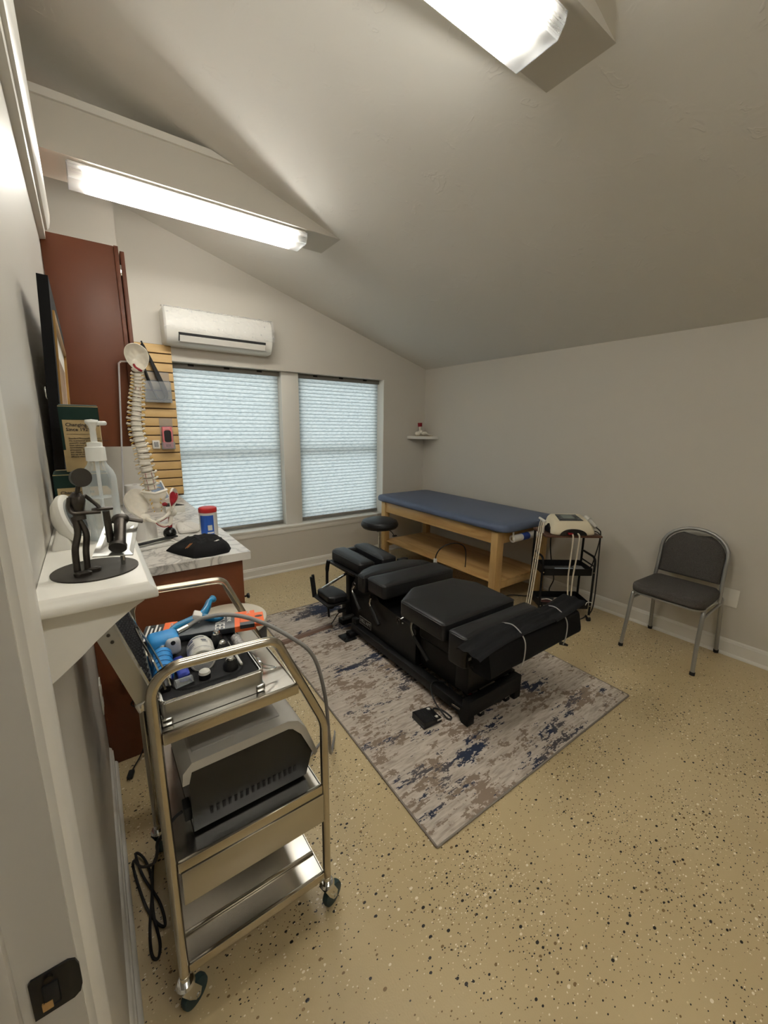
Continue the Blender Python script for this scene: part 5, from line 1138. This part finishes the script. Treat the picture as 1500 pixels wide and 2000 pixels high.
for k, (o, e, lb) in enumerate(((0, 0, 'ivory cable hanging at the left corner of utility cart, nearest'), (.004, .030, 'ivory cable second at the left corner of the utility cart'), (.010, .058, 'thin ivory cable furthest back at utility cart left corner'))):
    S('ivory_cable', G().tube(cr(wpath([(-.205-o*.4, .055+e, .835), (-.222-o*.4, .040+e, .80), (-.232-o, .030+e, .68), (-.255-o, .010+e, .45), (-.275-o, -.005+e, .25), (-.295-o, -.02+e, .08), (-.285-o, -.03+e, .012), (-.24-o, -.03+e, .009)]), 7), .0052 if k < 2 else .0036, 8), ivory, lb, 'cable', group='ivory leads')
t = T('probe_clip', 'white probe holder clip at the left of cream device', 'holder', tuple(cw(-.215, .07, .75)))
O('stem', G().cyl(cw(-.2085, .060, .7335), cw(-.208, .065, .835), .008), white_m, t)
O('probe', G().cyl(cw(-.205, .040, .828), cw(-.235, .095, .850), .011, .009), white_m, t)
t = T('ultrasound_probe', 'pale grey ultrasound probe at the right of cream device', 'probe', tuple(cw(.205, .12, .735)))
O('head', G().cyl(cw(.175, .17, .838), cw(.190, .13, .822), .026, .022, 18), mat('pale_grey_plastic', (206, 204, 196), .4), t)
O('handle', G().cyl(cw(.190, .13, .822), cw(.212, .06, .782), .019, .012, 16), mat('pale_grey_plastic_2', (200, 198, 190), .4), t)
O('holder', G().rbox(.193, .215, .085, .125, .7335, .80, .004, 2, CM), white_m, t)
O('cord', G().tube(cr(wpath([(.213, .056, .780), (.228, .035, .765), (.234, .02, .735), (.236, .01, .55), (.236, .0, .40), (.232, -.01, .20), (.222, -.005, .09), (.20, .03, .02)]), 7), .005, 8), rubber_m, t)
S('side_cable', G().tube(cr(wpath([(.186, .10, .745), (.222, .05, .745), (.231, .02, .715), (.226, .02, .64), (.216, .03, .55), (.2185, .06, .47), (.222, .10, .42)]), 7), .0045, 8), rubber_m, 'black cable hanging at the right of utility cart', 'cable')
S('rear_cable', G().tube(cr(wpath([(-.05, .250, .77), (-.055, .262, .70), (-.05, .262, .55), (-.03, .258, .42), (-.01, .256, .33), (.0, .250, .26), (-.03, .246, .18), (-.02, .246, .10)]), 7), .005, 8), rubber_m, 'black cable hanging behind the utility cart', 'cable')
# tray contents
S('folded_leaflet', G().slab(rrect(-.05, .10, .04, .15, .006), [(.001, .4005), (0, .404), (.002, .409)], CM), mat('pale_blue_print', (176, 192, 202), .5, var=(60, .25)), 'pale blue packet in the upper basket of utility cart', 'packet')
S('clear_bag', G().slab(rpoly([(.09, .05), (.175, .04), (.185, .15), (.11, .18)], .02), [(.004, .4095), (0, .415), (.004, .424), (.02, .430)], CM).shake(.007, 70), film_m, 'crumpled clear plastic bag in the upper basket', 'plastic bag')
S('electrode_bag', G().slab(rpoly([(-.05, .05), (.11, .04), (.13, .15), (-.03, .16)], .02), [(.004, .1135), (0, .120), (.004, .134), (.03, .142)], CM).shake(.009, 50), clear('cloudy_plastic', (196, 184, 168), .25, .2), 'cloudy plastic bag of electrodes in the lower basket', 'plastic bag')
S('dark_pouch', G().slab(rrect(-.17, -.06, .05, .16, .015), [(.002, .1135), (0, .118), (.004, .130), (.015, .134)], CM), mat('maroon_pouch', (84, 52, 48), .6), 'dark maroon pouch at the left of the lower basket', 'pouch')
S('white_lead', G().tube(cr(wpath([(-.17, .03, .140), (-.12, .02, .150), (-.08, .03, .148), (-.06, .07, .14), (-.09, .12, .140), (-.15, .10, .145)]), 6), .004, 8), white_m, 'white coiled lead in the lower basket', 'lead')
S('cable_tie', G().tube(cr(wpath([(.165, -.012, .145), (.175, -.014, .170), (.205, -.016, .172), (.222, -.006, .150), (.21, .012, .138)]), 6), .003, 7), white_m, 'white cord wrapped around the right leg of utility cart', 'cord')
S('floor_loop', G().tube(cr(wpath([(.10, .12, .006), (.12, .06, .006), (.15, .02, .008), (.19, .03, .020), (.20, .03, .04)]), 6), .0045, 8), rubber_m, 'black cable end on the floor under utility cart', 'cable')

# ================================================================ BANQUET CHAIR
t = T('banquet_chair', 'stacking chair with charcoal fabric and silver frame by wall', 'chair', (3.26, .975, 0))
cy0, cy1 = .765, 1.185; ym = (cy0+cy1)/2
for y, s_ in ((cy0, -1), (cy1, 1)):
    fl = O('front_leg', G().tube(cr([(3.018, y+.012*s_, .012), (3.040, y+.004*s_, .20), (3.066, y, .385), (3.085, y-.004*s_, .415), (3.115, y-.010*s_, .428), (3.20, y-.012*s_, .425), (3.34, y-.012*s_, .41)], 5), .0125, 12), chairmetal_m, t)
    O('foot_cap', G().cyl((3.017, y+.0125*s_, .0005), (3.020, y+.012*s_, .022), .0155), rubber_m, fl)
    bl = O('rear_leg', G().tube(cr([(3.490, y+.004*s_, .012), (3.462, y, .20), (3.430, y-.004*s_, .40), (3.405, y-.008*s_, .425)], 5), .0125, 12), chairmetal_m, t)
    O('foot_cap', G().cyl((3.4905, y+.004*s_, .0005), (3.488, y+.004*s_, .022), .0155), rubber_m, bl)
    O('side_stretcher', G().tube([(3.060, y-.002*s_, .37), (3.25, y-.006*s_, .372), (3.432, y-.006*s_, .385)], .009, 10), chairmetal_m, t)
BT = lambda z: 3.385+(z-.43)*.135
arch = [(BT(.40), cy0+.006, .40), (BT(.52), cy0+.010, .52), (BT(.66), cy0+.014, .66)]
for k in range(13):
    a = PI*k/12; arch.append((BT(.70+.170*math.sin(a)**.9), ym-.198*math.cos(a), .70+.170*math.sin(a)**.9))
arch += [(BT(.66), cy1-.014, .66), (BT(.52), cy1-.010, .52), (BT(.40), cy1-.006, .40)]
O('back_frame', G().tube(arch, .0125, 12), chairmetal_m, t)
def backo():
    o = [(ym-.186, .525), (ym+.186, .525)]
    for k in range(15):
        a = PI*k/14; z = .69+.163*math.sin(a)
        if .5 < a < PI-.5: pass
        y = ym+.186*math.cos(a)
        dip = .030*max(0, math.cos((y-ym)/.085*PI/2)) if abs(y-ym) < .085 else 0
        o.append((y, z-dip))
    return o
bo = backo()
def bring(d, k): return [(BT(z)+k, y, z) for y, z in inset(bo, d)]
O('backrest', G().rings([bring(.012, .018), bring(.002, .012), bring(0, 0), bring(.003, -.014), bring(.014, -.022), bring(.03, -.025)]), greyfab_m, t, angle=1.2)
so = rpoly([(3.020, cy0+.045), (3.05, cy0-.008), (3.36, cy0+.004), (3.405, cy0+.03), (3.405, cy1-.03), (3.36, cy1-.004), (3.05, cy1+.008), (3.020, cy1-.045)], .05, 5)
O('seat', G().cushion(so, .434, .500, .025, .006), greyfab_m, t, angle=1.2)
O('seat_pan', G().slab(inset(so, .004), [(0, .422), (0, .4335)]), chairmetal_m, t)

# ================================================================ CORNER SHELF WITH FOOT MODEL
t = S('corner_shelf', G().slab([(XR-.0005, YB-.0005)]+[(XR-.0005-.272*math.cos(a) if 1 else 0, YB-.0005-.272*math.sin(a)) for a in [k*PI/2/12 for k in range(13)]], [(0, 1.404), (0, 1.437)]), trim_m, 'white quarter round shelf in the far corner', 'shelf')
t = T('foot_model', 'skeleton foot and ankle model on the corner shelf', 'anatomical model', (3.42, 3.90, 1.437))
Mft = basis((3.405, 3.915, 1.4375), (.80, -.50, 0), (.5, .8, 0)) @ Matrix.Scale(1.35, 4)
O('heel', G().ball((-.050, 0, .022), (.026, .018, .0215), 12, 8, Mft), bone_m, t)
O('ankle', G().ball((-.022, 0, .040), (.022, .017, .018), 12, 8, Mft), bone_m, t)
O('shin_bones', G().cyl((-.028, .006, .05), (-.030, .006, .118), .010, .012, 10, Mft).cyl((-.030, -.012, .05), (-.032, -.012, .118), .006, .006, 8, Mft), bone_m, t)
O('muscle_band', G().cyl((-.029, 0, .085), (-.031, 0, .119), .0195, .021, 12, Mft), red_m, t)
O('midfoot', G().ball((.012, 0, .026), (.028, .022, .015), 12, 8, Mft), bone_m, t)
for k in range(5):
    y = -.022+.011*k; O('toe', G().tube(cr([tuple(Mft @ Vector((.025, y*.8, .024))), tuple(Mft @ Vector((.055, y, .013))), tuple(Mft @ Vector((.082-.006*abs(k-1), y*1.1, .007)))], 4), [.006]*4+[.0045]*5, 7), bone_m, t)
O('sole', G().slab(rpoly([(-.072, -.018), (.05, -.028), (.09, -.02), (.09, .024), (.05, .028), (-.072, .018)], .01), [(0, .0002), (0, .003)], Mft), mat('tan_base', (168, 148, 112), .6), t)
